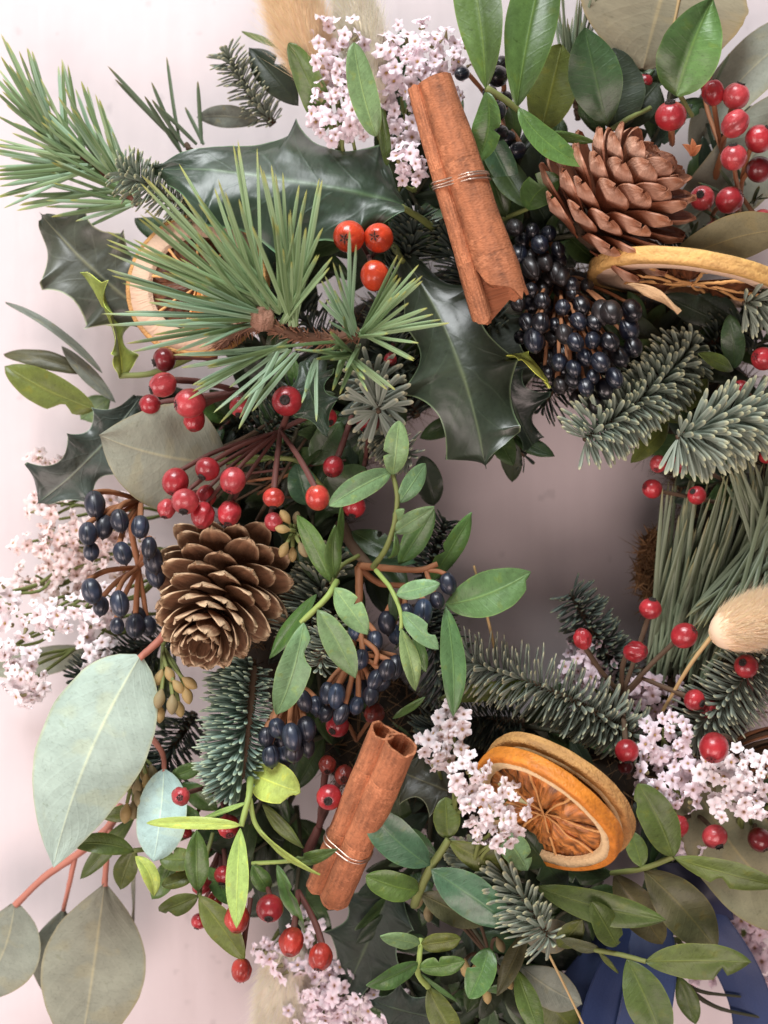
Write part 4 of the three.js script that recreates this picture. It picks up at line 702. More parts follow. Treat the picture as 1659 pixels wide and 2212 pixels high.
fill('dark broad leaves left of the reddish pine cone', 1195, 560, 80, { z: 40, ll: 120, lw: 62, n: 9, len: 130 });
fill('dark broad leaves above the black berries', 1160, 520, 10, { z: 44, ll: 100, lw: 56, n: 8, len: 120 });
fill('dark broad leaves behind the torn end of the long cinnamon stick', 1010, 640, 60, { z: 40, ll: 120, lw: 60, n: 8, len: 140 });
{ // brown moss that shows at the rim of the hole
  const r = sprig('moss_tuft', 'rough brown moss tuft at the right rim of the hole', 'moss', [1405, 1235, 30]), N = 1500, im = new THREE.InstancedMesh(hairGeo, std({ color: lin(1, 1, 1), roughness: 0.95 }), N), q = new THREE.Quaternion(), m4 = new THREE.Matrix4(), col = new THREE.Color();
  for (let i = 0; i < N; i++) {
    const a = rr(0, 6.283), h = Math.sqrt(rnd()), at = v(Math.cos(a) * h * 0.0060 + 0.002 + 0.006 * (fbm(Math.sin(a) * h * 3, 2) - 0.6), Math.sin(a) * h * 0.0145, rr(-0.008, 0.012) * (1 - h * 0.6)), d = v(rr(-1, 0.6), rr(-1, 1), rr(-0.5, 1)).normalize(), l = rr(0.001, 0.0065) * (rnd() < 0.06 ? 1.6 : 1), w = rr(0.0003, 0.0012), k = rr(0.5, 1.3);
    q.setFromUnitVectors(YUP, d); im.setMatrixAt(i, m4.compose(at, q, v(w, l, w))); im.setColorAt(i, col.setRGB(0.36 * k, 0.20 * k, 0.09 * k));
  }
  im.name = 'moss_fibres'; im.userData.kind = 'stuff'; im.castShadow = im.receiveShadow = true; r.add(im);
}
// ================================================================ leafy sprigs in front
seed(91);
const leafy = (label, at) => sprig('leafy_sprig', label, 'leaf sprig', at, 'green leafy sprigs in front');
{
  const r = leafy('tall bright green leaf pair at the top centre with a curled leaf below', [1080, 215, 78]);
  stem(r, 'stemGreen', 1.1, 0.9, [[1050, 190, 82], [1085, 212, 80], [1120, 238, 77], [1165, 278, 70]]);
  leaf(r, 'fresh', 1050, 192, 82, 990, -150, 76, 100, { shape: 'lance', bulge: 0.05, fold: 0.4, side: 0.03, roll: -8, bite: 0, halves: -0.2 });  // halves of this pair: lit left side and shaded right put into colour
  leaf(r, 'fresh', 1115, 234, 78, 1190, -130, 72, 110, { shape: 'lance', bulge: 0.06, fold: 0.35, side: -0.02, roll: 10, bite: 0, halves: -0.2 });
  leaf(r, 'fresh', 1050, 196, 82, 1026, 352, 74, 66, { bulge: 0.08, fold: 0.5, side: -0.12, roll: 24 });
  leaf(r, 'green', 1120, 234, 78, 1263, 361, 78, 70, { bulge: 0.06, side: 0.10, fold: 0.15, roll: -18 });
  leaf(r, 'fresh', 1175, 288, 72, 1284, 306, 74, 26, { bulge: 0.04, roll: 40 });
}
{
  const r = leafy('dark olive underside leaf behind the bright top centre pair', [1170, 285, 58]);
  leaf(r, 'olive', 1170, 283, 58, 1212, 100, 54, 108, { shape: 'oval', bulge: 0.03, fold: 0.1, roll: -6 });
}
{
  const r = leafy('dark teal shiny leaves beside the long cinnamon stick', [1030, 258, 60]);
  leaf(r, 'teal', 1028, 258, 62, 1118, 425, 56, 62, { bulge: 0.06, roll: -10 });
  leaf(r, 'deep', 1042, 330, 58, 1095, 470, 54, 56, { bulge: 0.05, roll: -14 });
  leaf(r, 'deep', 1140, 452, 62, 1062, 330, 54, 70, { bulge: 0.04, roll: 10 });
  leaf(r, 'green', 1140, 452, 64, 1212, 388, 72, 74, { shape: 'oval', bulge: 0.12, side: -0.12, roll: 12, fold: -0.1 });
  leaf(r, 'shade', 1140, 450, 60, 1180, 300, 50, 80, { bulge: 0.04 });
  stem(r, 'stemGreen', 0.8, 0.7, [[1082, 475, 50], [1140, 451, 62]]);
}
{
  const r = leafy('dark green pair of broad leaves above the reddish pine cone', [1330, 282, 62]);
  leaf(r, 'deep', 1312, 272, 64, 1262, 62, 70, 112, { shape: 'lance', bulge: 0.06, fold: 0.15, roll: -14, side: -0.02 });
  leaf(r, 'shade', 1331, 283, 58, 1322, 108, 56, 130, { shape: 'oval', bulge: 0.04, fold: 0.1, roll: 8 });
  leaf(r, 'shade', 1335, 284, 54, 1420, 180, 50, 74, { shape: 'oval', bulge: 0.04 });
  stem(r, 'stemGreen', 0.9, 0.8, [[1318, 282, 62], [1355, 258, 60], [1405, 233, 56]]);
}
{
  const r = leafy('bright green leaf with one half coloured as if lit pointing up beside the top right hip', [1466, 205, 74]);
  leaf(r, 'fresh', 1462, 208, 72, 1541, -4, 80, 132, { shape: 'ovate', bulge: 0.05, fold: 0.4, roll: -14, side: -0.04, halves: 0.32, bite: 0 });  // right half tinted brighter, standing in for light shining through the leaf
  stem(r, 'stemGreen', 0.8, 0.8, [[1468, 204, 72], [1480, 225, 66], [1495, 250, 60]]);
}
{
  const r = leafy('bright green narrow leaf left of the top white flowers', [698, 285, 66]);
  leaf(r, 'fresh', 700, 283, 62, 624, 93, 74, 62, { shape: 'blade', bulge: 0.06, roll: -10, side: 0.05 });
}
{
  const r = leafy('light green narrow leaf across the top white flowers', [838, 355, 72]);
  leaf(r, 'under', 812, 294, 80, 764, 94, 84, 62, { shape: 'blade', bulge: 0.05, roll: 6, side: -0.03 });
  leaf(r, 'fresh', 837, 358, 70, 822, 232, 80, 26, { shape: 'blade', bulge: 0.05, roll: 20 });
}
{
  const r = leafy('dark leaf and small tips behind the peach bunny tails', [640, 225, 40]);
  leaf(r, 'shade', 645, 228, 42, 540, 106, 38, 70, { bulge: 0.05, roll: -12 });
  leaf(r, 'olive', 610, 108, 36, 522, 68, 32, 20, { bulge: 0.03, roll: 30 });
  leaf(r, 'olive', 792, 50, 30, 819, 16, 32, 18, { bulge: 0.03, roll: 20 });
}
{
  const r = leafy('flat olive grey leaf above the big holly leaf', [560, 262, 36]);
  leaf(r, 'grey', 562, 262, 36, 426, 254, 34, 48, { bulge: 0.05, side: 0.03, roll: -12 });
}
{
  const r = leafy('olive leaf with a notch at the left edge', [205, 885, 40]);
  leaf(r, 'olive', 204, 884, 42, 14, 792, 38, 76, { shape: 'oval', bulge: 0.05, side: -0.03, roll: -8, bite: [0.28, -1, 0.10] });
}
{
  const r = leafy('brownish grey leaf just above the notched olive leaf', [180, 812, 32]);
  leaf(r, 'brown', 178, 806, 32, 11, 768, 30, 44, { shape: 'oval', bulge: 0.06, side: 0.05, roll: 16 });
}
{
  const r = leafy('long thin curved grey green leaf at the left edge', [222, 808, 36]);
  leaf(r, 'grey', 220, 806, 36, 14, 655, 34, 22, { bulge: 0.05, side: 0.06, roll: 40, shape: 'blade' });
  leaf(r, 'grey', 250, 870, 34, 132, 748, 32, 34, { bulge: 0.04, roll: 20 });
  leaf(r, 'under', 238, 860, 30, 175, 905, 24, 56, { bulge: 0.05 });
}
{ // sprig that crosses the hole's edge
  const r = leafy('upright sprig of oval leaves at the upper left of the hole', [820, 1220, 74]);
  stem(r, 'stemGreen', 0.7, 1.0, [[848, 1022, 84], [858, 1070, 84], [853, 1125, 82], [836, 1180, 78], [806, 1225, 70]]);
  leaf(r, 'under', 849, 1026, 85, 862, 910, 90, 54, { shape: 'oval', bulge: 0.06, roll: 8 });
  leaf(r, 'under', 845, 1018, 85, 712, 1092, 88, 54, { shape: 'oval', bulge: 0.07, roll: -12, side: 0.02 });
  leaf(r, 'under', 862, 1086, 83, 918, 1002, 82, 46, { shape: 'oval', bulge: 0.06, roll: 16 });
  leaf(r, 'under', 848, 1152, 80, 938, 1094, 84, 44, { bulge: 0.06, roll: 10 });
  leaf(r, 'green', 862, 1220, 68, 938, 1098, 74, 54, { bulge: 0.05, roll: 14 });
  leaf(r, 'fresh', 838, 1204, 76, 852, 1150, 84, 17, { bulge: 0.16, side: 0.15, roll: 30 });
  leaf(r, 'under', 852, 1118, 80, 875, 1100, 86, 22, { shape: 'oval', bulge: 0.1 });
}
{
  const r = leafy('dark leaf with chewed edge reaching into the hole', [930, 1255, 58]);
  leaf(r, 'green', 930, 1256, 58, 1018, 1108, 66, 56, { bulge: 0.05, roll: 24, bite: [0.45, -1, 0.06] });
}
{
  const r = leafy('two narrow upright leaves above the middle twig', [722, 1260, 76]);
  leaf(r, 'green', 714, 1258, 76, 642, 1112, 80, 46, { bulge: 0.05, roll: -18, side: 0.04, fold: 0.35 });
  leaf(r, 'fresh', 724, 1250, 78, 724, 1134, 84, 40, { bulge: 0.07, roll: 20, side: -0.05, fold: 0.4 });
  leaf(r, 'green', 728, 1205, 66, 738, 1090, 70, 26, { bulge: 0.05, roll: 40 });
  stem(r, 'stemGreen', 0.8, 0.7, [[716, 1262, 74], [735, 1225, 70], [775, 1200, 64]]);
}
{
  const r = leafy('light green sprig with four lance leaves hanging beside the brown pine cone', [725, 1255, 86]);
  stem(r, 'stemLime', 1.0, 0.9, [[728, 1255, 82], [706, 1290, 88], [650, 1345, 86]]);
  leaf(r, 'under', 722, 1270, 88, 794, 1370, 92, 58, { bulge: 0.07, roll: 10, side: -0.02 });
  leaf(r, 'under', 686, 1317, 90, 768, 1464, 92, 62, { bulge: 0.07, roll: 8, side: -0.03 });
  leaf(r, 'under', 656, 1345, 88, 596, 1545, 84, 72, { bulge: 0.07, roll: -8, side: -0.04, bite: [0.28, -1, 0.12] });
  leaf(r, 'green', 684, 1284, 80, 583, 1422, 74, 42, { bulge: 0.05, roll: 34, fold: 0.4 });
}
{
  const r = leafy('thin stemmed sprig with small leaves over the blue berries', [815, 1235, 82]);
  stem(r, 'stemLime', 0.8, 0.6, [[812, 1232, 76], [846, 1275, 84], [867, 1330, 88], [866, 1362, 88]]);
  leaf(r, 'under', 856, 1284, 88, 950, 1261, 92, 40, { shape: 'oval', bulge: 0.06, roll: -8 });
  leaf(r, 'under', 869, 1322, 89, 948, 1403, 94, 44, { bulge: 0.09, roll: 14, bite: [0.66, -1, 0.10] });
  leaf(r, 'under', 866, 1358, 89, 897, 1492, 88, 40, { bulge: 0.06, roll: -6, side: -0.03 });
  leaf(r, 'green', 895, 1370, 80, 920, 1452, 80, 28, { bulge: 0.05 });
  leaf(r, 'deep', 845, 1270, 74, 855, 1345, 70, 22, { bulge: 0.03, roll: 20 });
}
{
  const r = leafy('dark green leaf with a notched tip stretching right into the hole', [962, 1306, 70]);
  leaf(r, 'mid', 961, 1307, 72, 1146, 1236, 74, 96, { shape: 'lance', bulge: 0.07, roll: -8, side: 0.05, fold: 0.2, bite: [0.93, 1, 0.05] });
  leaf(r, 'mid', 962, 1310, 74, 979, 1548, 78, 54, { bulge: 0.06, side: -0.03, roll: -10 });
}
{
  const r = leafy('folded olive leaf below the hole beside the fir sprig', [1180, 1488, 60]);
  leaf(r, 'olive', 945, 1510, 58, 1185, 1482, 64, 50, { bulge: 0.08, side: -0.04, roll: 30, fold: 0.4 });
  leaf(r, 'fresh', 848, 1552, 62, 918, 1506, 66, 22, { bulge: 0.05, roll: 30 });
}
{
  const r = leafy('dark pair of leaves behind the hanging hips', [670, 1005, 52]);
  leaf(r, 'deep', 672, 1002, 54, 737, 912, 58, 62, { shape: 'oval', bulge: 0.04 });
  leaf(r, 'teal', 664, 1090, 60, 640, 1002, 64, 64, { shape: 'oval', bulge: 0.05, roll: 10 });
  leaf(r, 'deep', 700, 1100, 50, 790, 1010, 54, 90, { shape: 'oval', bulge: 0.04 });
  leaf(r, 'olive', 470, 996, 60, 592, 988, 60, 22, { bulge: 0.03, roll: 30, shape: 'blade' });
  stem(r, 'stemGreen', 0.8, 0.8, [[590, 990, 58], [640, 995, 60], [690, 1045, 60], [705, 1062, 56]]);
}
{
  const r = leafy('dark pair of leaves between the twig and the hole', [760, 1150, 52]);
  leaf(r, 'deep', 760, 1148, 54, 866, 1206, 60, 58, { bulge: 0.05, roll: -14 });
  leaf(r, 'teal', 900, 1215, 54, 740, 1185, 56, 44, { bulge: 0.04, roll: 20 });
  leaf(r, 'deep', 640, 1180, 56, 690, 1260, 60, 30, { bulge: 0.05 });
}
// bottom left
{
  const r = leafy('lime green sprig with one bright leaf pointing left and one down', [540, 1690, 82]);
  stem(r, 'stemLime', 1.1, 0.9, [[541, 1682, 74], [538, 1720, 82], [521, 1785, 86]]);
  stem(r, 'stemLime', 0.8, 0.6, [[540, 1725, 82], [552, 1780, 82], [596, 1830, 80], [625, 1850, 78]]);
  leaf(r, 'lime', 518, 1783, 87, 318, 1777, 84, 27, { bulge: 0.03, roll: 20, shape: 'blade', side: 0.02 });
  leaf(r, 'lime', 519, 1789, 88, 511, 2004, 90, 50, { bulge: 0.06, fold: 0.3, roll: 6 });
  leaf(r, 'lime', 532, 1734, 84, 440, 1767, 80, 13, { bulge: 0.03, roll: 30, shape: 'blade' });
  leaf(r, 'lime', 560, 1790, 82, 692, 1888, 84, 22, { bulge: 0.06, roll: 40, side: 0.05 });
}
{
  const r = leafy('broad lime leaf with a cut end under the fir comb', [546, 1680, 70]);
  leaf(r, 'lime', 540, 1668, 66, 648, 1712, 76, 88, { shape: 'oval', bulge: 0.06, roll: -14, fold: 0.1, bite: [0.9, 1, 0.1] });
  leaf(r, 'olive', 566, 1735, 64, 655, 1832, 72, 34, { bulge: 0.06, roll: 14 });
}
{
  const r = leafy('small olive green leaves left of the lower end of the short cinnamon stick', [600, 1865, 76]);
  leaf(r, 'fresh', 628, 1862, 76, 729, 1834, 84, 32, { bulge: 0.08, roll: 10 });
  leaf(r, 'green', 598, 1868, 76, 658, 2018, 70, 56, { bulge: 0.08, roll: 28, twist: 40, fold: 0.4, side: -0.03 });
  leaf(r, 'green', 545, 1868, 74, 582, 1926, 72, 40, { bulge: 0.06, roll: -10 });
  stem(r, 'stemLime', 0.7, 0.6, [[545, 1865, 72], [598, 1862, 76], [630, 1860, 76]]);
}
{
  const r = leafy('drooping olive leaf whorl with a long leaf above the lowest hip', [428, 1925, 66]);
  leaf(r, 'olive', 428, 1934, 68, 528, 2072, 72, 66, { bulge: 0.06, roll: 6, side: -0.03 });
  leaf(r, 'olive', 427, 1934, 68, 343, 1968, 66, 52, { shape: 'oval', bulge: 0.06, roll: -16, bite: [0.8, -1, 0.08] });
  leaf(r, 'green', 428, 1925, 66, 424, 1795, 68, 52, { bulge: 0.06, roll: 12 });
  leaf(r, 'green', 500, 1955, 60, 452, 1872, 60, 42, { bulge: 0.05, roll: 16 });
  leaf(r, 'olive', 418, 1890, 58, 350, 1912, 60, 34, { bulge: 0.05, roll: 24, shape: 'blade' });
  stem(r, 'stemGreen', 0.8, 0.7, [[430, 1938, 66], [438, 1880, 60], [460, 1800, 52]]);
}
{
  const r = leafy('olive leaves hanging below the large pale eucalyptus leaf', [288, 1835, 56]);
  leaf(r, 'olive', 289, 1840, 58, 156, 1826, 62, 46, { bulge: 0.08, roll: 24, side: 0.10, fold: 0.3 });
  leaf(r, 'olive', 292, 1762, 48, 172, 1900, 44, 40, { bulge: 0.05, roll: 18 });
  leaf(r, 'olive', 292, 1832, 52, 261, 1920, 50, 50, { bulge: 0.05, roll: -10, side: 0.04 });
  leaf(r, 'green', 384, 1850, 54, 330, 1942, 54, 50, { bulge: 0.06, roll: 12 });
  leaf(r, 'olive', 345, 1855, 60, 425, 1855, 60, 50, { shape: 'oval', bulge: 0.06, roll: -20 });
  leaf(r, 'lime', 292, 1850, 60, 332, 1935, 62, 36, { bulge: 0.12, side: -0.16, roll: -30, fold: 0.5 });
  leaf(r, 'olive', 330, 1745, 48, 215, 1765, 46, 36, { bulge: 0.04, roll: 12 });
  stem(r, 'stemGreen', 0.8, 0.8, [[285, 1838, 56], [340, 1830, 52], [420, 1800, 46]]);
}
{
  const r = leafy('short olive leaves behind the hip on the mint leaf', [425, 1660, 56]);
  leaf(r, 'green', 368, 1678, 58, 440, 1650, 60, 36, { bulge: 0.07, roll: 12 });
  leaf(r, 'green', 470, 1750, 50, 395, 1690, 52, 46, { bulge: 0.05 });
  leaf(r, 'shade', 500, 1700, 46, 430, 1650, 46, 50, { bulge: 0.05 });
  leaf(r, 'deep', 425, 1860, 46, 480, 1760, 44, 60, { bulge: 0.05 });
  leaf(r, 'fresh', 372, 1745, 52, 432, 1765, 54, 34, { shape: 'oval', bulge: 0.05 });
}
// bottom middle
{
  const r = leafy('sprig of broad green leaves on a thick stem right of the short cinnamon stick', [896, 1955, 62]);
  stem(r, 'stemGreen', 1.2, 1.5, [[969, 1814, 78], [932, 1872, 76], [906, 1925, 72], [895, 1955, 66]]);
  leaf(r, 'teal', 930, 1868, 78, 786, 1737, 86, 88, { bulge: 0.07, roll: -10, side: -0.03 });
  leaf(r, 'green', 905, 1922, 74, 790, 1890, 80, 72, { shape: 'oval', bulge: 0.07, roll: -8, side: -0.02 });
  leaf(r, 'teal', 931, 1878, 78, 1104, 1998, 80, 96, { bulge: 0.07, roll: 8, side: -0.03 });
  leaf(r, 'brown', 908, 1930, 70, 1048, 1994, 66, 66, { bulge: 0.05, roll: -14 });
  leaf(r, 'olive', 969, 1815, 78, 1138, 1872, 74, 62, { bulge: 0.07, side: 0.06, roll: 10 });
  leaf(r, 'olive', 967, 1812, 76, 962, 1722, 74, 58, { shape: 'oval', bulge: 0.05 });
  leaf(r, 'deep', 945, 1850, 66, 860, 1790, 56, 50, { bulge: 0.04 });
}
{
  const r = leafy('dark green leaf overlapping the lower left of the orange slice', [1222, 1922, 66]);
  leaf(r, 'deep', 1224, 1922, 62, 1120, 1790, 72, 72, { bulge: 0.06, roll: 8 });
  leaf(r, 'under', 1080, 1800, 76, 1138, 1880, 80, 62, { shape: 'oval', bulge: 0.09, roll: -14, side: -0.06 });
}
{
  const r = leafy('small sprig of bright oval leaves at the bottom centre', [904, 2105, 74]);
  stem(r, 'stemLime', 0.8, 1.0, [[910, 2026, 76], [906, 2070, 78], [903, 2104, 76], [925, 2132, 72]]);
  leaf(r, 'under', 908, 2039, 78, 820, 2021, 84, 42, { bulge: 0.06, roll: -8, side: 0.03 });
  leaf(r, 'olive', 909, 2040, 77, 995, 2027, 78, 44, { shape: 'oval', bulge: 0.05, roll: 6 });
  leaf(r, 'fresh', 902, 2080, 79, 792, 2130, 84, 54, { shape: 'oval', bulge: 0.06, roll: -14, fold: 0.35 });
  leaf(r, 'green', 906, 2089, 78, 1004, 2076, 80, 48, { shape: 'oval', bulge: 0.05, roll: 10, fold: 0.3 });
  leaf(r, 'olive', 926, 2132, 70, 992, 2245, 70, 60, { bulge: 0.06, side: 0.03 });
  leaf(r, 'fresh', 910, 2103, 76, 989, 2164, 74, 14, { bulge: 0.05, roll: 30 });
}
{
  const r = leafy('shiny bright green leaf pointing down at the bottom centre', [1056, 2046, 74]);
  leaf(r, 'fresh', 1056, 2047, 74, 1013, 2156, 78, 62, { shape: 'oval', bulge: 0.06, fold: 0.35, roll: 10, side: -0.03 });
  leaf(r, 'brown', 1140, 2005, 66, 1073, 2150, 68, 44, { bulge: 0.05, roll: 30 });
  leaf(r, 'fresh', 1052, 2140, 62, 1098, 2128, 66, 22, { bulge: 0.06, roll: 10 });
}
{
  const r = leafy('bright green leaf at the bottom edge left of the straw', [1115, 2092, 60]);
  leaf(r, 'fresh', 1116, 2094, 62, 1168, 2240, 68, 50, { bulge: 0.06, roll: 10 });
  leaf(r, 'eucGrey', 1128, 2090, 52, 1256, 2168, 54, 82, { bulge: 0.06, roll: -14, side: 0.03 });
  leaf(r, 'olive', 1163, 2146, 48, 1262, 2240, 46, 76, { bulge: 0.05 });
}
// bottom right
{
  const r = leafy('long olive leaf across the blue ribbon from the fir tip', [1160, 1916, 72]);
  leaf(r, 'olive', 1158, 1915, 70, 1438, 1986, 78, 70, { bulge: 0.05, side: 0.02, roll: -4 });
}
{
  const r = leafy('olive sprig with four large leaves right of the orange slice', [1330, 1886, 66]);
  stem(r, 'stemGreen', 0.9, 0.9, [[1320, 1886, 60], [1388, 1876, 68], [1454, 1851, 74]]);
  leaf(r, 'olive', 1453, 1850, 75, 1377, 1692, 76, 80, { shape: 'oval', bulge: 0.06, roll: 6, side: 0.03 });
  leaf(r, 'olive', 1388, 1875, 68, 1362, 1795, 64, 44, { bulge: 0.05 });
  leaf(r, 'olive', 1455, 1852, 75, 1690, 1915, 80, 62, { bulge: 0.05, roll: 10, bite: [0.45, 1, 0.07] });
  leaf(r, 'brown', 1391, 1880, 68, 1546, 2050, 66, 104, { bulge: 0.05, roll: -6, side: -0.03 });
  leaf(r, 'brown', 1327, 1887, 60, 1432, 2038, 58, 84, { bulge: 0.05, roll: 8 });
  leaf(r, 'deep', 1322, 1887, 60, 1200, 1878, 56, 54, { bulge: 0.05 });
}
{
  const r = leafy('olive sprig with two large leaves over the blue ribbon', [1290, 2052, 72]);
  stem(r, 'stemGreen', 0.8, 0.8, [[1285, 2052, 68], [1340, 2062, 74], [1395, 2077, 78]]);
  leaf(r, 'olive', 1394, 2077, 78, 1622, 2076, 84, 80, { bulge: 0.05, side: -0.03, roll: -4, bite: [0.72, 1, 0.05] });
  leaf(r, 'olive', 1354, 2072, 76, 1436, 2260, 82, 92, { bulge: 0.06, side: -0.02, roll: 6 });
  leaf(r, 'olive', 1333, 2042, 74, 1279, 1950, 80, 60, { shape: 'oval', bulge: 0.06, roll: 8, bite: [0.12, 1, 0.06] });
  leaf(r, 'brown', 1298, 2052, 68, 1212, 2028, 66, 32, { bulge: 0.06, roll: -20 });
  leaf(r, 'olive', 1292, 2054, 66, 1336, 2102, 68, 15, { bulge: 0.05, roll: 30 });
}
{
  const r = leafy('olive leaf behind the curled fir tip at the bottom', [1205, 2046, 62]);
  leaf(r, 'olive', 1206, 2046, 62, 1258, 1986, 66, 50, { bulge: 0.06, roll: -10 });
  leaf(r, 'grey', 1135, 2030, 58, 1240, 2010, 56, 70, { bulge: 0.05 });
}
{
  const r = leafy('single olive leaf in front of the right edge of the ribbon', [1465, 2110, 50]);
  leaf(r, 'olive', 1466, 2108, 50, 1503, 2210, 50, 46, { bulge: 0.05, roll: 10 });
}
{
  const r = leafy('dark narrow leaves in the shade under the orange slice edge on the right', [1440, 770, 48]);
  leaf(r, 'shade', 1450, 770, 50, 1300, 665, 46, 62, { bulge: 0.05 });
  leaf(r, 'deep', 1470, 770, 52, 1345, 745, 58, 44, { bulge: 0.05, roll: 10 });
  leaf(r, 'deep', 1586, 795, 54, 1578, 680, 60, 50, { shape: 'oval', bulge: 0.05, roll: -12 });
  leaf(r, 'olive', 1584, 800, 60, 1505, 764, 66, 36, { bulge: 0.07, roll: 10 });
  leaf(r, 'shade', 1560, 700, 46, 1430, 640, 46, 60, { bulge: 0.05 });
  leaf(r, 'shade', 1600, 700, 46, 1500, 640, 46, 60, { bulge: 0.05 });
}
{
  const r = leafy('olive leaf between the two right hand fir tips over the hole', [1440, 920, 56]);
  leaf(r, 'olive', 1444, 912, 54, 1362, 1000, 60, 44, { bulge: 0.06, roll: 12 });
  leaf(r, 'olive', 1530, 820, 54, 1460, 890, 54, 46, { bulge: 0.05 });
  leaf(r, 'olive', 1480, 910, 58, 1400, 893, 66, 22, { bulge: 0.06, roll: 10 });
}
{
  const r = leafy('dark rounded leaf at the left rim of the hole', [915, 1000, 46]);
  leaf(r, 'shade', 912, 985, 46, 938, 1092, 44, 60, { shape: 'oval', bulge: 0.04 });
}
{ // loose grass stems and straws
  const one = (label, mat, r0, r1, pts) => { const r = sprig('dry_stalk', label, 'dry stalk', pts[0], 'dry stalks in the wreath'); stem(r, mat, r0, r1, pts, 'stalk'); };
  one('golden straw standing in the hole', 'straw', 0.55, 0.4, [[1072, 1415, 60], [1050, 1320, 66], [1024, 1222, 70]]);
  one('pale straw running down from the curled fir tip', 'straw', 0.4, 0.35, [[1184, 2058, 70], [1225, 2140, 76], [1268, 2230, 78]]);
  one('upper dark curved stalk over the white wall right of the ribbon', 'stemDark', 0.9, 0.4, [[1460, 2112, 46], [1510, 2140, 46], [1600, 2153, 44]]);
  one('lower dark curved stalk over the white wall right of the ribbon', 'stemDark', 1.0, 0.4, [[1462, 2116, 44], [1540, 2172, 44], [1665, 2202, 42]]);
  one('thin green stalk bowed at the far left', 'stemGreen', 0.45, 0.35, [[250, 1195, 34], [120, 1245, 32], [0, 1310, 28]]);
  one('thin green stalk below the bowed one at the far left', 'stemGreen', 0.45, 0.35, [[230, 1225, 34], [90, 1258, 30], [-5, 1292, 26]]);
}
// ================================================================ cones, cinnamon, orange
seed(11);
{
  const geos = [1, 2, 3].map((sd) => scaleGeo({ apoph: true, thick: 0.085, curve: 0.08, cup: 0.05, w0: 0.6, w1: 0.32, round: 2.3, from: 0.66, colIn: [0.27, 0.095, 0.045], colRim: [0.42, 0.18, 0.095], colTip: [0.60, 0.35, 0.24], sd }));
  pineCone('reddish brown pine cone with thick blunt scales at the upper right', [1262, 514, 58], [1392, 364, 72], { n: 70, len: 0.0172, core: 0.0085, open0: 80, open1: 32, geos, mat: std({ color: lin(1, 1, 1), vertexColors: true, flatShading: true, bumpMap: grain, bumpScale: 0.0004, roughness: 0.58 }), spin: 0.9 });
  const geos2 = [4, 5, 6].map((sd) => scaleGeo({ apoph: false, thick: 0.06, curve: 0.16, cup: 0.05, w0: 0.45, w1: 0.33, round: 2.0, from: 0.46, colIn: [0.25, 0.13, 0.07], colRim: [0.85, 0.62, 0.38], colTip: [0.4, 0.25, 0.13], sd }));
  pineCone('brown pine cone with tan rimmed scales pointing down left', [502, 1222, 52], [436, 1388, 84], { n: 92, len: 0.0138, core: 0.0064, open0: 100, open1: 22, geos: geos2, mat: std({ color: lin(1, 1, 1), vertexColors: true, bumpMap: grain, bumpScale: 0.0003, roughness: 0.55 }), spin: 1.1 });
}
cinnamon('long cinnamon stick with three turns of wire and a torn lower end', [925, 176, 86], [1092, 700, 84], 128, { roll: 0.25, taper: [0.82, 1.12], ragA: 0.012, ragB: [0.04, 0.15], long: [1.0, 0.95], flat: 0.95, split: 0.32, turns: [2.0, 2.7], wires: [[0.40, 0.16, 1.05], [0.412, 0.13, 1.06], [0.425, 0.17, 1.05]], inner: 0.6, squash: 0.86, sd: 3, bend: 0.01 });
cinnamon('short cinnamon stick with its open scroll end facing up', [706, 1930, 62], [850, 1590, 100], 122, { roll: -0.3, ragA: 0.02, ragB: [0.02, 0.02], flat: 0.95, split: 0.56, squash: 0.72, turns: [2.0, 1.9], wires: [[0.32, -0.10, 1.02], [0.345, -0.02, 1.02]], inner: 0.8, sd: 8 });
seed(5);
orangeSlice('orange_slice', 'front dried orange slice with bright peel and open segments', [1178, 1752, 82], [-0.54, -0.60, 0.59], 176, { spin: 0.9, segments: 8, thick: 0.21, peelIn: 0.90, pithIn: 0.79, warp: 0.07, sunk: 0.12, wob: 0.035, group: 'dried orange slices' });
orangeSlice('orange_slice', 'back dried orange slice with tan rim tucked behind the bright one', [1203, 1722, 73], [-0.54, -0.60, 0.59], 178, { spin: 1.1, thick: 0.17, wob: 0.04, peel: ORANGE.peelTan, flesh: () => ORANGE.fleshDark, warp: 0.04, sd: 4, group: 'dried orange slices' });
orangeSlice('orange_slice', 'pale dried orange slice with dark hollow middle under the pine tuft', [430, 615, 58], [-0.22, 0.1, 0.95], 160, { spin: 0.2, thick: 0.22, peel: ORANGE.peelTan, pith: ORANGE.pithPale, peelIn: 0.93, pithIn: 0.68, flesh: (s) => (s > 5 ? ORANGE.fleshBright : ORANGE.fleshDark), sunk: 0.14, sd: 7, group: 'dried orange slices' });  // dark segments fill the empty hollows, their shade put into the flesh colour
orangeSlice('orange_slice', 'dried orange slice seen edge on at the right edge', [1496, 606, 60], [-0.17, -0.98, -0.03], 226, { spin: 0.1, thick: 0.15, pithIn: 0.72, peel: ORANGE.peelGold, pith: ORANGE.pithPale, flesh: () => ORANGE.fleshDark, missing: [1, 6], warp: 0.05, sunk: 0.06, sd: 12, group: 'dried orange slices' });
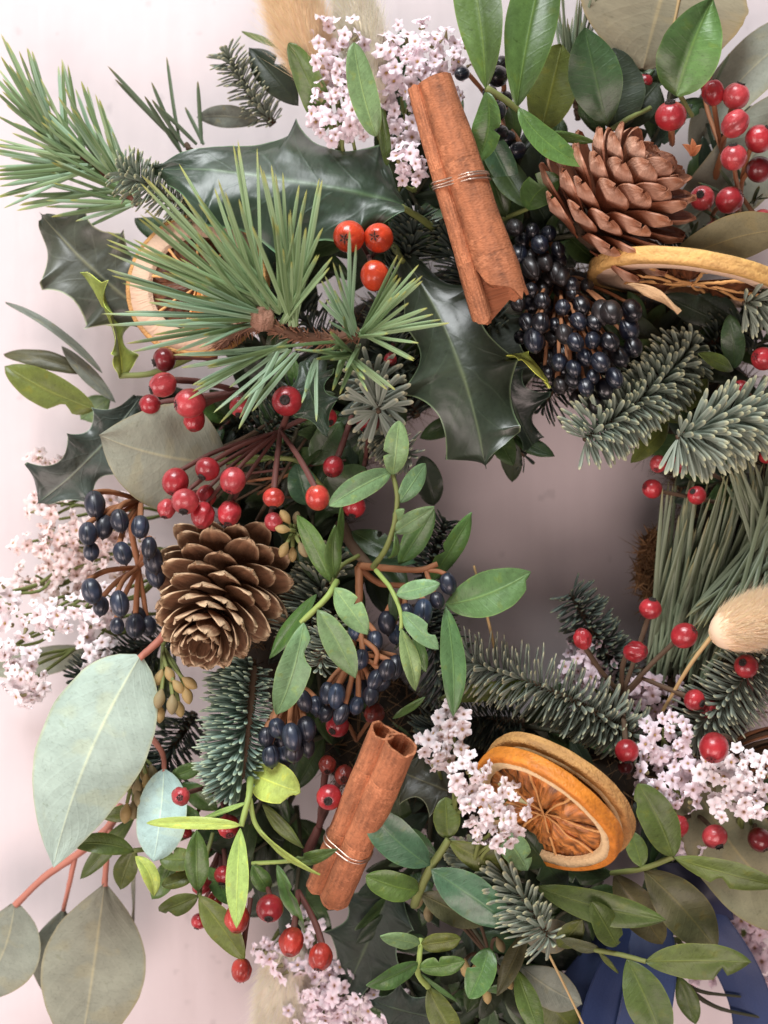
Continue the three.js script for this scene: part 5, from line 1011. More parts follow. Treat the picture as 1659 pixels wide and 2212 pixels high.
{ // torn strip of pith below the edge on slice, and a dry husk
  const r = sprig('peel_strip', 'pale torn strip of orange pith hanging below the edge on slice', 'orange peel', [1350, 632, 84]);
  wpart('strip', leafGeo(P(1352, 614, 82), P(1470, 676, 92), 26 * PX, { shape: 'drop', bulge: 0.10, side: -0.05, wave: 0.3, roll: 25, twist: 50, th: 0.0008, even: 1, bite: [0.93, 1, 0.07] }), std({ color: lin(0.72, 0.46, 0.24), roughness: 0.8, bumpMap: peelBump, bumpScale: 0.0005 }), r);
  const h = sprig('seed_husk', 'tiny orange dry husk with three points between the cone and the hips', 'seed husk', [1496, 330, 70]);
  const hm = std({ color: lin(0.62, 0.26, 0.12), roughness: 0.7 });
  for (const [x, y] of [[1478, 312], [1496, 300], [1516, 312]]) wpart('husk_leaf', leafGeo(P(1492, 336, 70), P(x, y, 78), 16 * PX, { shape: 'lance', fold: 0.5, even: 1 }), hm, h);
}
// ================================================================ hips
seed(21);
const UP = [0.1, 0.85, 0.5], DN = [-0.1, -0.85, 0.45], FR = [0.1, -0.3, 0.95], LF = [-0.9, -0.3, 0.3], RT = [0.85, 0.2, 0.3];
hips('big shiny hip in front of the reddish pine cone top', [1452, 310, 60], [[1449, 251, 78, 35, [-0.15, 0.85, 0.55], 'rose']], { mat: 'stemOrange', r: 1.0 });
hips('four upright hips with dark crowns at the top right', [1560, 330, 52], [[1541, 200, 66, 28, [-0.1, 0.95, 0.25], 'rose', 1], [1590, 208, 68, 28, [0.35, 0.85, 0.4], 'red'], [1588, 267, 72, 28, [0.6, 0.7, 0.4], 'rose', 1], [1520, 168, 48, 18, UP, 'rose']], { mat: 'stemOrange', tail: [[1540, 400, 40]] });
hips('four hips in a bunch at the right edge below the upright ones', [1600, 420, 50], [[1640, 300, 70, 29, [0.5, 0.6, 0.5], 'red'], [1585, 340, 72, 29, [-0.2, 0.85, 0.4], 'red'], [1640, 366, 64, 30, RT, 'dark'], [1647, 476, 62, 25, [0.2, -0.5, 0.7], 'red']], { mat: 'stemOrange', tail: [[1590, 470, 40]] });
hips('three hips between the reddish pine cone and the olive leaf', [1540, 470, 46], [[1517, 428, 60, 26, [-0.4, 0.1, 0.8], 'red'], [1576, 432, 66, 29, [0.75, 0.35, 0.5], 'red'], [1542, 497, 56, 20, DN, 'rose']], { mat: 'stemOrange' });
hips('single hip half hidden behind the leaf with one half coloured as if lit', [1400, 215, 44], [[1393, 176, 50, 17, UP, 'red']], { mat: 'stemOrange' });
hips('three orange red hips beside the big glossy holly leaf', [800, 560, 52], [[754, 511, 80, 34, [-0.3, -0.3, 0.9], 'orange'], [818, 514, 78, 32, [-0.3, -0.1, 0.95], 'orange', 0], [810, 596, 80, 31, [0.3, -0.9, -0.2], 'orange']], {});
hips('dark hip with a pointed crown beside the holly stalk', [470, 775, 58], [[355, 777, 62, 26, LF, 'dark']], { r: 0.9 });
hips('five hips on dark stalks under the left end of the pine tuft', [520, 845, 56], [[352, 831, 72, 29, [-0.8, -0.5, 0.3], 'red', 1], [324, 876, 62, 26, LF, 'red'], [410, 871, 82, 31, [-0.85, -0.2, 0.45], 'rose'], [420, 906, 74, 26, [-0.1, -0.9, 0.4], 'rose'], [519, 879, 70, 23, DN, 'rose']], { r: 0.9 });
hips('two hips facing the viewer under the pine needles', [612, 925, 64], [[620, 866, 84, 32, [-0.05, -0.02, 1], 'red'], [707, 902, 66, 21, [0.4, -0.6, 0.6], 'red']], { r: 0.9 });
hips('cluster of seven hips above the brown pine cone', [606, 930, 66], [[448, 1013, 90, 27, [-0.35, -0.75, 0.45], 'rose'], [503, 1038, 90, 28, [-0.3, -0.85, 0.35], 'rose'], [379, 1041, 86, 28, [-0.2, -0.85, 0.4], 'red'], [400, 1083, 92, 29, [-0.1, -0.8, 0.5], 'rose'], [445, 1073, 82, 24, DN, 'rose'], [438, 1113, 88, 26, DN, 'rose'], [496, 1109, 88, 27, [-0.1, -0.8, 0.5], 'rose']], { r: 0.62, tail: [[620, 900, 56], [650, 860, 46]] });
hips('small hip behind the left of the seven hip cluster', [440, 1060, 66], [[360, 1099, 78, 22, DN, 'red']], { r: 0.7 });
hips('two pale hips hanging on long bare stalks', [606, 930, 68], [[591, 1075, 92, 25, [0, -0.95, 0.2], 'coral'], [686, 1075, 94, 27, [0.1, -0.8, -0.4], 'coral']], { r: 0.8 });
hips('hip on a dark stalk over the dark leaves', [760, 900, 56], [[720, 1008, 74, 24, [-0.35, -0.75, 0.45], 'red']], { r: 0.9 });
hips('two hips behind the fir tuft and the oval leaves', [790, 990, 50], [[795, 911, 64, 25, DN, 'red'], [765, 1094, 62, 25, DN, 'red']], {});
hips('small hip peeping out between pine tuft and dark holly', [850, 740, 50], [[843, 777, 58, 14, DN, 'red']], {});
hips('hip beside the star of eucalyptus buds', [600, 1080, 60], [[591, 1127, 72, 21, [0.4, -0.7, 0.5], 'red']], {});
hips('two wrinkled hips under the middle blue berries', [770, 1600, 46], [[808, 1540, 66, 24, [-0.2, -0.1, 0.95], 'brown', 1], [729, 1567, 64, 26, [-0.4, -0.4, 0.8], 'red']], { mat: 'stemOrange' });
hips('three hips left of the short cinnamon stick', [690, 1785, 52], [[707, 1652, 68, 21, [0, -0.5, 0.8], 'brown', 1], [744, 1674, 68, 23, [0, -0.2, 0.95], 'brown', 1], [711, 1722, 80, 28, [0.0, -0.1, 1], 'red']], { r: 1.0, tail: [[665, 1840, 46]] });
hips('hip lying on the mint green eucalyptus leaf', [450, 1700, 58], [[390, 1720, 80, 23, [0.05, 0.05, 1], 'red']], {});
hips('shaded hips behind the lime leaf', [470, 1700, 46], [[493, 1785, 66, 27, [0.2, -0.5, 0.7], 'red'], [402, 1798, 54, 14, DN, 'red']], {});
hips('bunch of small hips in the drooping olive leaves', [480, 1820, 44], [[393, 1880, 54, 17, [-0.4, -0.7, 0.5], 'red', 1], [436, 1910, 56, 23, [-0.5, -0.7, 0.4], 'red', 1], [483, 1890, 60, 22, DN, 'red'], [463, 1947, 56, 19, [-0.3, -0.7, 0.5], 'dry', 1], [430, 1990, 52, 17, [-0.3, -0.8, 0.4], 'red']], {});
hips('wrinkled hip under the tip of the bright lime leaf', [530, 1890, 54], [[512, 1983, 74, 28, [0.1, -0.8, 0.5], 'dry', 1]], {});
hips('lowest hip hanging on a thin dark stalk', [542, 1940, 62], [[521, 2096, 72, 26, [-0.1, -0.97, 0.1], 'dry', 1]], { r: 0.8 });
hips('dark red hip left of the lower end of the short cinnamon stick', [560, 1890, 62], [[583, 1962, 82, 29, [0, -0.6, 0.75], 'red']], {});
hips('two wrinkled hips above the bottom white flowers', [645, 1925, 62], [[630, 2035, 80, 28, [-0.2, -0.6, 0.7], 'dry', 1], [692, 2067, 82, 29, [-0.2, -0.75, 0.6], 'dry', 1]], { r: 0.9 });
hips('branching sprig of five hips right of the hole bottom', [1344, 1503, 58], [[1259, 1380, 76, 22, [-0.2, 0.9, 0.3], 'red'], [1373, 1408, 72, 26, [0.7, 0.1, 0.6], 'red', 1], [1405, 1315, 66, 24, [0.1, 0.9, 0.3], 'red'], [1478, 1373, 70, 27, [0.6, 0.5, 0.5], 'red'], [1354, 1622, 76, 26, [0, -0.9, 0.35], 'red']], { mat: 'stemBrown', r: 0.75 });
hips('pair of hips on a long side twig over the lilac flowers', [1385, 1464, 60], [[1500, 1512, 72, 24, [0.5, -0.3, 0.6], 'red'], [1530, 1531, 66, 21, [0.7, -0.4, 0.4], 'red']], { mat: 'stemBrown', tail: [[1344, 1503, 58]] });
hips('large shiny hip lying on the right hand white flowers', [1600, 1610, 60], [[1542, 1615, 88, 33, [-0.3, -0.7, 0.65], 'rose']], { mat: 'stemBrown' });
hips('hip on a bent stalk in front of the right hand fir', [1615, 1560, 56], [[1612, 1439, 76, 26, [-0.5, 0.45, 0.7], 'red']], { mat: 'stemRed', r: 0.9 });
hips('two hips between olive leaf and white flowers at the lower right', [1500, 1760, 50], [[1464, 1785, 72, 27, [-0.3, -0.3, 0.8], 'red', 1], [1544, 1807, 72, 28, [0.3, -0.7, 0.6], 'red']], { mat: 'stemBrown' });
hips('dark hip at the right edge beside the olive eucalyptus leaf', [1650, 1770, 50], [[1641, 1814, 70, 26, [0.4, -0.7, 0.6], 'dark']], { mat: 'stemBrown' });
hips('hip hidden between the lilac flowers and the orange slices', [1360, 1680, 46], [[1351, 1655, 56, 18, DN, 'dark']], { mat: 'stemBrown' });
hips('two hips at the upper right rim of the hole', [1560, 1035, 48], [[1422, 1002, 60, 19, [-0.3, -0.7, 0.6], 'red'], [1470, 1003, 60, 21, LF, 'red']], { mat: 'stemBrown', r: 0.6 });
hips('two hips on straight stalks inside the hole on the right', [1570, 1085, 46], [[1409, 1056, 60, 20, [-0.8, 0.3, 0.4], 'red'], [1505, 1070, 58, 20, [-0.6, 0.4, 0.6], 'red']], { mat: 'stemBrown', r: 0.6 });
hips('hip above the rightmost fir tip', [1650, 880, 54], [[1600, 840, 70, 20, [-0.7, 0.3, 0.6], 'red'], [1638, 876, 60, 16, DN, 'red']], { mat: 'stemOrange', r: 0.6 });
hips('hip at the right edge under the drooping fir tip', [1690, 760, 54], [[1649, 775, 76, 27, [-0.85, 0.1, 0.5], 'rose'], [1655, 985, 60, 16, FR, 'red']], { mat: 'stemRed', r: 0.8 });

// ================================================================ blue and black berries
seed(41);
{
  const r = sprig('blue_berry_sprig', 'loose bunch of blue berries on orange stalks left of the brown pine cone', 'berries', [300, 1090, 52], 'blue berry sprigs'), hub = P(305, 1080, 50), hub2 = P(300, 1225, 52);
  stem(r, 'stemOrange', 1.3, 1.0, [[330, 1070, 46], [305, 1082, 50], [285, 1140, 54], [300, 1225, 52]]);
  for (const [x, y, z, R] of [[205, 1090, 70, 22], [258, 1125, 76, 22], [303, 1138, 76, 22], [190, 1153, 76, 21], [225, 1138, 70, 20], [197, 1191, 74, 20], [265, 1195, 78, 21]]) stalk(r, 'stemOrange', hub, blueBerry(r, x, y, z, R, [0.15, -0.85, 0.3]), 0.8);
  for (const [x, y, z, R] of [[322, 1184, 78, 21], [331, 1210, 74, 21], [335, 1240, 70, 20], [198, 1277, 74, 25], [218, 1309, 68, 20], [258, 1304, 76, 21], [253, 1352, 66, 19], [292, 1352, 58, 22], [320, 1352, 54, 20], [300, 1330, 54, 18]]) stalk(r, 'stemOrange', hub2, blueBerry(r, x, y, z, R, [0.1, -0.9, 0.2]), 0.8);
}
{
  const r = sprig('blue_berry_sprig', 'large hanging bunch of blue berries in the middle of the wreath', 'berries', [772, 1225, 62], 'blue berry sprigs'), B = (list, hub, d) => { const h = P(...hub); for (const [x, y, z, R] of list) stalk(r, 'stemOrange', h, blueBerry(r, x, y, z, R * 0.95, d), 0.75); };
  stem(r, 'stemBrown', 2.2, 1.6, [[735, 1130, 50], [770, 1190, 58], [800, 1225, 64]]);
  stem(r, 'stemOrange', 1.3, 0.9, [[775, 1222, 62], [850, 1228, 70], [912, 1230, 72], [945, 1218, 72]]);
  stem(r, 'stemOrange', 1.4, 1.1, [[775, 1225, 62], [776, 1290, 66], [768, 1370, 70], [760, 1400, 72]]);
  stem(r, 'stemOrange', 1.2, 0.9, [[775, 1226, 62], [820, 1260, 62], [875, 1265, 66]]);
  B([[968, 1261, 74, 19], [944, 1297, 76, 19]], [920, 1232, 72], [0.2, -0.9, 0.2]);
  B([[914, 1322, 80, 21], [879, 1326, 72, 18], [836, 1345, 70, 20], [853, 1370, 62, 18]], [875, 1268, 66], [0.1, -0.9, 0.2]);
  B([[810, 1385, 76, 19], [780, 1424, 80, 19], [768, 1362, 74, 17], [790, 1400, 66, 18]], [770, 1330, 68], [-0.05, -0.95, 0.2]);
  B([[836, 1447, 82, 21], [853, 1441, 72, 20], [810, 1468, 82, 17], [826, 1472, 72, 17], [801, 1502, 82, 20], [770, 1524, 82, 20], [737, 1542, 84, 20], [727, 1503, 84, 21], [707, 1497, 76, 19], [753, 1487, 70, 19], [704, 1541, 74, 19], [690, 1530, 66, 18], [780, 1490, 70, 18]], [770, 1415, 74], [-0.25, -0.9, 0.15]);
  stem(r, 'stemOrange', 0.9, 0.8, [[760, 1375, 72], [795, 1390, 78], [815, 1412, 80], [810, 1435, 80]]);
}
{
  const r = sprig('blue_berry_sprig', 'low bunch of dark blue berries above the short cinnamon stick left side', 'berries', [640, 1490, 56], 'blue berry sprigs'), h = P(640, 1480, 58);
  stem(r, 'stemOrange', 1.3, 1.0, [[690, 1400, 48], [660, 1450, 54], [640, 1482, 58]]);
  for (const [x, y, z, R] of [[657, 1514, 78, 21], [682, 1524, 72, 19], [599, 1573, 76, 22], [631, 1592, 84, 22], [662, 1574, 80, 22], [575, 1592, 72, 20], [634, 1622, 80, 20], [664, 1612, 76, 20], [585, 1633, 72, 22], [612, 1628, 66, 20], [605, 1600, 66, 20], [650, 1600, 66, 20]]) stalk(r, 'stemOrange', h, blueBerry(r, x, y, z, R, [0.15, -0.95, 0.15]), 0.75);
}
{
  const r = sprig('black_berry_cluster', 'dense cluster of small black berries right of the long cinnamon stick', 'berries', [1200, 640, 50], 'black berry clusters'), h = P(1210, 600, 40), K = (x, y) => [1097 + x * 0.3386, 549 + y * 0.3386];
  stem(r, 'stemOrange', 1.4, 1.2, [[1230, 520, 34], [1215, 590, 40], [1230, 680, 46]]);
  const rows = [[70, 150, 4], [130, 230, 5], [60, 330, 5], [110, 440, 6], [90, 540, 6], [250, 640, 5], [270, 740, 5], [320, 830, 5], [430, 930, 3]];
  for (const [x, y, z, R] of [[600, 370, 78, 24], [790, 360, 76, 23], [660, 372, 82, 24], [775, 480, 74, 22], [800, 592, 76, 22], [540, 550, 80, 20], [650, 560, 80, 19], [360, 510, 80, 18], [430, 562, 82, 18], [590, 690, 84, 20], [490, 660, 78, 19], [710, 650, 76, 20], [680, 790, 80, 19], [330, 690, 76, 18], [210, 440, 78, 19], [165, 550, 78, 20], [350, 340, 74, 18], [470, 330, 74, 20], [450, 430, 78, 19], [550, 440, 78, 19], [420, 800, 78, 19], [340, 830, 74, 18], [620, 860, 78, 19], [560, 960, 76, 18], [420, 730, 80, 15], [545, 780, 80, 17], [500, 850, 80, 16], [220, 300, 72, 19], [410, 200, 68, 19], [310, 120, 66, 19], [150, 90, 64, 20], [320, 40, 62, 18], [150, 230, 68, 17], [250, 760, 70, 17]]) { const [X, Y] = K(x, y); stalk(r, 'stemOrange', h, blueBerry(r, X, Y, z, R * 1.05, [0.15, -0.75, 0.55], BLACK), 0.5); }
  for (const [X, Y] of [[1112, 492], [1128, 520], [1150, 498], [1166, 528], [1120, 548], [1185, 505], [1146, 556], [1205, 540], [1178, 566]]) stalk(r, 'stemOrange', h, blueBerry(r, X, Y, rr(58, 68), 18, [0.1, -0.7, 0.6], BLACK), 0.5);
  for (const [x0, y, n] of rows) for (let i = 0; i < n; i++) { const [X, Y] = K(x0 + i * 95 + rr(-15, 15), y + rr(-25, 25)); stalk(r, 'stemOrange', h, blueBerry(r, X, Y, rr(58, 68), 18, [0.1, -0.7, 0.6], [BLACK[0], BLACK[2]]), 0.5); }
}
{
  const r = sprig('black_berry_cluster', 'few black berries between the top green leaves', 'berries', [1070, 250, 50], 'black berry clusters'), h = P(1085, 260, 46);
  for (const [x, y, z, R] of [[998, 159, 60, 17], [1075, 165, 66, 22], [1082, 138, 60, 18], [1072, 241, 70, 24], [1090, 215, 58, 20], [1080, 287, 62, 18], [1118, 325, 58, 20], [1095, 300, 52, 18], [1058, 200, 54, 18]]) stalk(r, 'stemOrange', h, blueBerry(r, x, y, z, R, [-0.4, -0.4, 0.6], BLACK), 0.7);
}
// ================================================================ eucalyptus buds
seed(51);
buds('yellowish eucalyptus buds under the brown pine cone', [352, 1395, 56], [[345, 1462, 66, 11, -0.3, -1], [366, 1455, 68, 11, 0.4, -0.8], [384, 1482, 70, 11, 0.6, -0.7], [408, 1474, 70, 12, 0.9, -0.6], [345, 1508, 70, 13, -0.2, -1], [372, 1520, 70, 13, 0, -1], [404, 1500, 70, 12, 0.3, -1], [345, 1540, 68, 12, 0, -1], [388, 1530, 62, 11, 0.2, -1]], { tail: [[365, 1350, 50]] });
buds('yellow green eucalyptus buds hanging behind the pale leaf', [305, 1640, 44], [[281, 1692, 54, 11, -0.2, -1], [297, 1702, 56, 12, 0.05, -1], [318, 1690, 56, 12, 0.2, -1], [268, 1700, 48, 11, -0.4, -0.9], [300, 1725, 58, 12, 0.3, -0.9], [272, 1755, 58, 13, -0.1, -1], [288, 1748, 54, 12, 0.1, -1], [330, 1668, 50, 11, 0.3, -0.9], [312, 1668, 48, 11, 0, -1]], { tail: [[330, 1560, 40]] });
buds('star of pinkish eucalyptus buds beside the top of the brown pine cone', [634, 1148, 64], [[614, 1186, 74, 11, -0.4, -0.9], [654, 1186, 74, 11, 0.5, -0.9], [632, 1196, 68, 10, 0, -1], [612, 1143, 74, 10, -0.9, 0.1], [617, 1118, 72, 11, -0.5, 0.8], [640, 1120, 66, 9, 0.2, 0.9], [660, 1160, 66, 9, 0.9, -0.2]], { tail: [[650, 1120, 52]] });
buds('dry brown buds between the leaves at the bottom centre', [1060, 2070, 52], [[1008, 1945, 62, 10, 0, -1], [905, 1946, 66, 10, -0.3, -0.8], [925, 1972, 66, 11, 0.1, -1], [1080, 2040, 60, 10, 0.4, -0.8], [1005, 2090, 64, 11, 0, -1], [1025, 2100, 62, 11, 0, -1], [1052, 2150, 58, 10, 0.1, -1], [1098, 2120, 58, 10, 0.4, -0.8]], { mat: 'stemBrown' });
// ================================================================ fir
seed(61);
fir('short silvery fir sprig under the left corner of the big holly leaf', [[480, 505, 48], [365, 425, 56], [262, 370, 58]], { n: 130, len: 56, w: 11, set: 'firPale', arc: [-30, 210], lean: 0.6 });
fir('small grey fir tip curling up at the top left', [[590, 270, 34], [532, 190, 38], [490, 118, 42]], { n: 80, len: 50, w: 10, set: 'fir', arc: [-10, 190], lean: 0.7 });
fir('fir comb with mint green needles under the brown pine cone', [[545, 1425, 58], [532, 1560, 66], [518, 1690, 66]], { n: 170, len: 98, w: 10, set: 'firMint', arc: [-35, 95], lean: 0.35, bias: 0.05 });
fir('pale fir tip below the black berries reaching down left', [[1500, 745, 48], [1400, 850, 62], [1262, 950, 76]], { n: 190, len: 84, w: 11, set: 'firPale', arc: [-25, 205], lean: 0.55 });
fir('dense pale fir tip over the hip pair at the rim of the hole', [[1730, 870, 54], [1600, 895, 68], [1462, 945, 80]], { n: 210, len: 104, w: 11.5, set: 'firPale', arc: [40, 225], lean: 0.15, bias: 0.1 });
fir('drooping pale fir tip at the right edge under the edge on orange slice', [[1780, 610, 66], [1690, 632, 74], [1606, 655, 78]], { n: 100, len: 84, w: 11, set: 'firPale', arc: [50, 215], lean: 0.1, bias: 0.05 });
fir('curled pale fir tip at the bottom centre', [[1010, 1845, 58], [1110, 1915, 78], [1190, 2030, 86]], { n: 150, len: 78, w: 10.5, set: 'firPale', arc: [-70, 140], lean: -0.1, bias: 0.15 });
fir('green fir sprig stretching left from the hip sprig over the orange slices', [[1385, 1600, 58], [1210, 1500, 66], [1000, 1425, 62]], { n: 210, len: 84, w: 10.5, set: 'fir', arc: [-15, 215], lean: 0.55 });
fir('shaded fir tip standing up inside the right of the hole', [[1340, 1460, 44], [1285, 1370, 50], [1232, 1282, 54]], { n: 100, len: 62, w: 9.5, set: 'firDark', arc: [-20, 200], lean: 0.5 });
fir('grey fir sprig under the right hand bunny tail', [[1720, 1330, 56], [1630, 1440, 66], [1500, 1580, 62]], { n: 190, len: 84, w: 10.5, set: 'fir', arc: [-25, 205], lean: 0.5 });
fir('grey fir comb between the brown pine cone and the lance leaves', [[725, 1200, 46], [690, 1290, 56], [655, 1385, 58]], { n: 100, len: 84, w: 9.5, set: 'fir', arc: [-50, 125], lean: 0.3 });
fir('tiny pale fir tip below the lance leaves', [[722, 1350, 62], [704, 1395, 70], [690, 1440, 70]], { n: 52, len: 44, w: 9, set: 'firPale', arc: [-40, 200], lean: 0.4 });
fir('olive fir rosette below the pine tuft beside the dark holly leaf', [[800, 800, 52], [814, 862, 66], [818, 890, 76]], { n: 44, len: 74, w: 12, set: 'fir', arc: [0, 360], lean: 0.25, bias: 0.25 });
fir('grey fir brush at the upper left rim of the hole', [[800, 905, 44], [845, 945, 52], [885, 985, 54]], { n: 90, len: 62, w: 10, set: 'fir', arc: [-60, 150], lean: 0.5 });
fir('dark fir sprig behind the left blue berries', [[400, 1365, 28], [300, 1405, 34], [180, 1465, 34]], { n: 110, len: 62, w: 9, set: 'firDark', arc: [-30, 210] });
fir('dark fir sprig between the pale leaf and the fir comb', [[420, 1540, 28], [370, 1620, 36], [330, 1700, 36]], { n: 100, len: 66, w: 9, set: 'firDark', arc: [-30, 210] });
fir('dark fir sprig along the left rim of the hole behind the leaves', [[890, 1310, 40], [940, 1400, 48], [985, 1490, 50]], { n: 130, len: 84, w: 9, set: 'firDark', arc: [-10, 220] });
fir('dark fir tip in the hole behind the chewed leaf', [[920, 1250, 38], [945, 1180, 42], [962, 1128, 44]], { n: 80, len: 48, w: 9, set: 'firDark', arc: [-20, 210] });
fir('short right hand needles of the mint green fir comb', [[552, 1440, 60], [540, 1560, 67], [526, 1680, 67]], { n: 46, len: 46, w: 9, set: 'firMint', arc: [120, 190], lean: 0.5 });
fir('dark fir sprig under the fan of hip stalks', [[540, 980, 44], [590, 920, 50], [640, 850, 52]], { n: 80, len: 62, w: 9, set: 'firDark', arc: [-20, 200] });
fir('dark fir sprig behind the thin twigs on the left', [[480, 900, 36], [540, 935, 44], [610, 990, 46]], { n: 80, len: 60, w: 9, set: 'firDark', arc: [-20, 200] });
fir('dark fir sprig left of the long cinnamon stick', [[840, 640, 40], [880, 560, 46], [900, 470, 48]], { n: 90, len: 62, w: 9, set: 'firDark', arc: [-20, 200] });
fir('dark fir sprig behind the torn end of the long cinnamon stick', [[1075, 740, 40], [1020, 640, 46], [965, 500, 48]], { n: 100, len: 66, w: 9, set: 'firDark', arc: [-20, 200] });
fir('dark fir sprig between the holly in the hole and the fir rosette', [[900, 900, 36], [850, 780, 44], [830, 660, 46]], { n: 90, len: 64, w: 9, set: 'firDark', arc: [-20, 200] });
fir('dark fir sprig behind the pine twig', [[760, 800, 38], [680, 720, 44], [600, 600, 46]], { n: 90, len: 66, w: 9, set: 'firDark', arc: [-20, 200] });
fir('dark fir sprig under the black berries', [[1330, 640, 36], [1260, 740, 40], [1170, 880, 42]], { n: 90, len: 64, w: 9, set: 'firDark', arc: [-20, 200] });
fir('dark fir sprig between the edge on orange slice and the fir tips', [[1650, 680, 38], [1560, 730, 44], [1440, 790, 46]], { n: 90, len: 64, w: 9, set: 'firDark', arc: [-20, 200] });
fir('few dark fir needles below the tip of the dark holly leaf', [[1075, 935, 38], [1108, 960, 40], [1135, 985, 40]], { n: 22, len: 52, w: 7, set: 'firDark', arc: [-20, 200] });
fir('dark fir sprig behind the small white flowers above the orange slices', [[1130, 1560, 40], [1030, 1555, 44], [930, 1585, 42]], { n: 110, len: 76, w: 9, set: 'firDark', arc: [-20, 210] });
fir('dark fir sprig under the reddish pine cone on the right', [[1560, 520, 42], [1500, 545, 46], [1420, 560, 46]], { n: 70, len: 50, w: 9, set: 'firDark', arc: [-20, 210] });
// ================================================================ pine
seed(71);
{
  const r = pineSprig('long bright pine tuft in front of the holly at the upper left', [[470, 745, 66], [560, 700, 84], [640, 725, 84], [700, 735, 82], [775, 722, 86]], { r0: 1.9, r1: 1.6, scales: 420, mat: std({ color: lin(0.15, 0.075, 0.045), roughness: 0.9 }) });
  const bud = wpart('bud', new THREE.SphereGeometry(1, 24, 18), std({ color: lin(0.42, 0.23, 0.16), roughness: 0.9, bumpMap: grain, bumpScale: 0.001 }), r);
  { const p = bud.geometry.attributes.position; const c = P(566, 688, 88), R = 26 * scaleAt(88); bud.geometry.translate(r.position.x, r.position.y, r.position.z); for (let i = 0; i < p.count; i++) { const k = R * (0.85 + 0.4 * fbm(p.getX(i) * 5 + 9, p.getY(i) * 5 + 9, p.getZ(i) * 5)); p.setXYZ(i, p.getX(i) * k, p.getY(i) * k, p.getZ(i) * k * 0.8); } bud.geometry.computeVertexNormals(); bud.position.copy(c).sub(r.position); }
  const list = (set, hub, jit, w, tips) => { for (const [x, y, z] of tips) { const j = rr(-1, 1) * jit, k = rr(-1, 1) * jit * 0.7; const Z = z ?? rr(88, 112); for (const s of rnd() < 0.7 ? [-1, 1] : [0]) pineNeedle(r, rnd() < 0.3 ? 'pineMid' : set, hub[0] + j + s * 2, hub[1] + k, hub[2], x + s * rr(3, 9), y + s * rr(-5, 5) + (s > 0 ? rr(0, 18) : 0), Z + s * rr(0, 5), w * rr(0.78, 1.02)); } };
  list('pine', [580, 676, 86], 26, 10.5, [[379, 352], [345, 395, 96], [321, 372], [304, 394], [503, 316], [536, 308], [489, 384], [453, 410], [425, 423], [311, 446], [304, 460], [430, 478], [231, 499], [231, 518, 92], [291, 519], [298, 513], [395, 430], [365, 470], [410, 500], [455, 470], [340, 545], [395, 560], [470, 520], [500, 470], [520, 420], [445, 545], [360, 590]]);
  list('pineBlue', [566, 692, 86], 22, 11, [[233, 552], [233, 578, 94], [324, 654], [346, 643], [228, 686, 98], [278, 742, 92], [337, 722], [403, 684], [423, 724], [379, 755, 88], [250, 600], [300, 625], [280, 690, 90], [330, 705], [420, 640, 116], [400, 610], [440, 590, 112]]);
  list('pine', [625, 690, 86], 24, 11, [[558, 364], [585, 360], [615, 374], [702, 384], [663, 453], [635, 460], [699, 493], [605, 480, 112], [570, 450, 118], [704, 552], [640, 540, 114], [655, 400], [545, 480, 116], [680, 560, 110], [600, 555, 118]]);
  list('pineBlue', [625, 748, 84], 24, 11.5, [[471, 902, 96], [410, 853, 94], [417, 833, 90], [526, 902, 96], [527, 869, 98], [453, 795, 88], [548, 880, 92], [500, 850, 88], [385, 775, 86], [430, 770, 92]]);
  list('pineBlue', [680, 772, 80], 6, 12, [[651, 868, 92], [672, 894, 94]]);
  list('pineBlue', [765, 726, 86], 9, 9.5, [[761, 496, 108], [732, 558, 104], [720, 575, 100], [700, 598, 98], [727, 605, 108], [715, 626, 106], [739, 625, 112], [729, 668, 112], [697, 640, 96]]);
  list('pine', [780, 722, 86], 9, 10, [[863, 550, 104], [864, 591, 108], [912, 572, 100], [891, 630, 106], [944, 666, 98], [959, 691, 96], [911, 754, 94], [897, 767, 96], [841, 717, 112], [905, 600, 92], [850, 640, 112]]);
  list('pine', [755, 750, 82], 22, 11, [[724, 823, 96], [739, 856, 96], [807, 843, 94], [825, 838, 92], [712, 773, 104], [750, 777, 108], [613, 734, 112], [697, 725, 112], [727, 757, 110], [711, 712, 112], [640, 760, 108], [790, 800, 96]]);
}
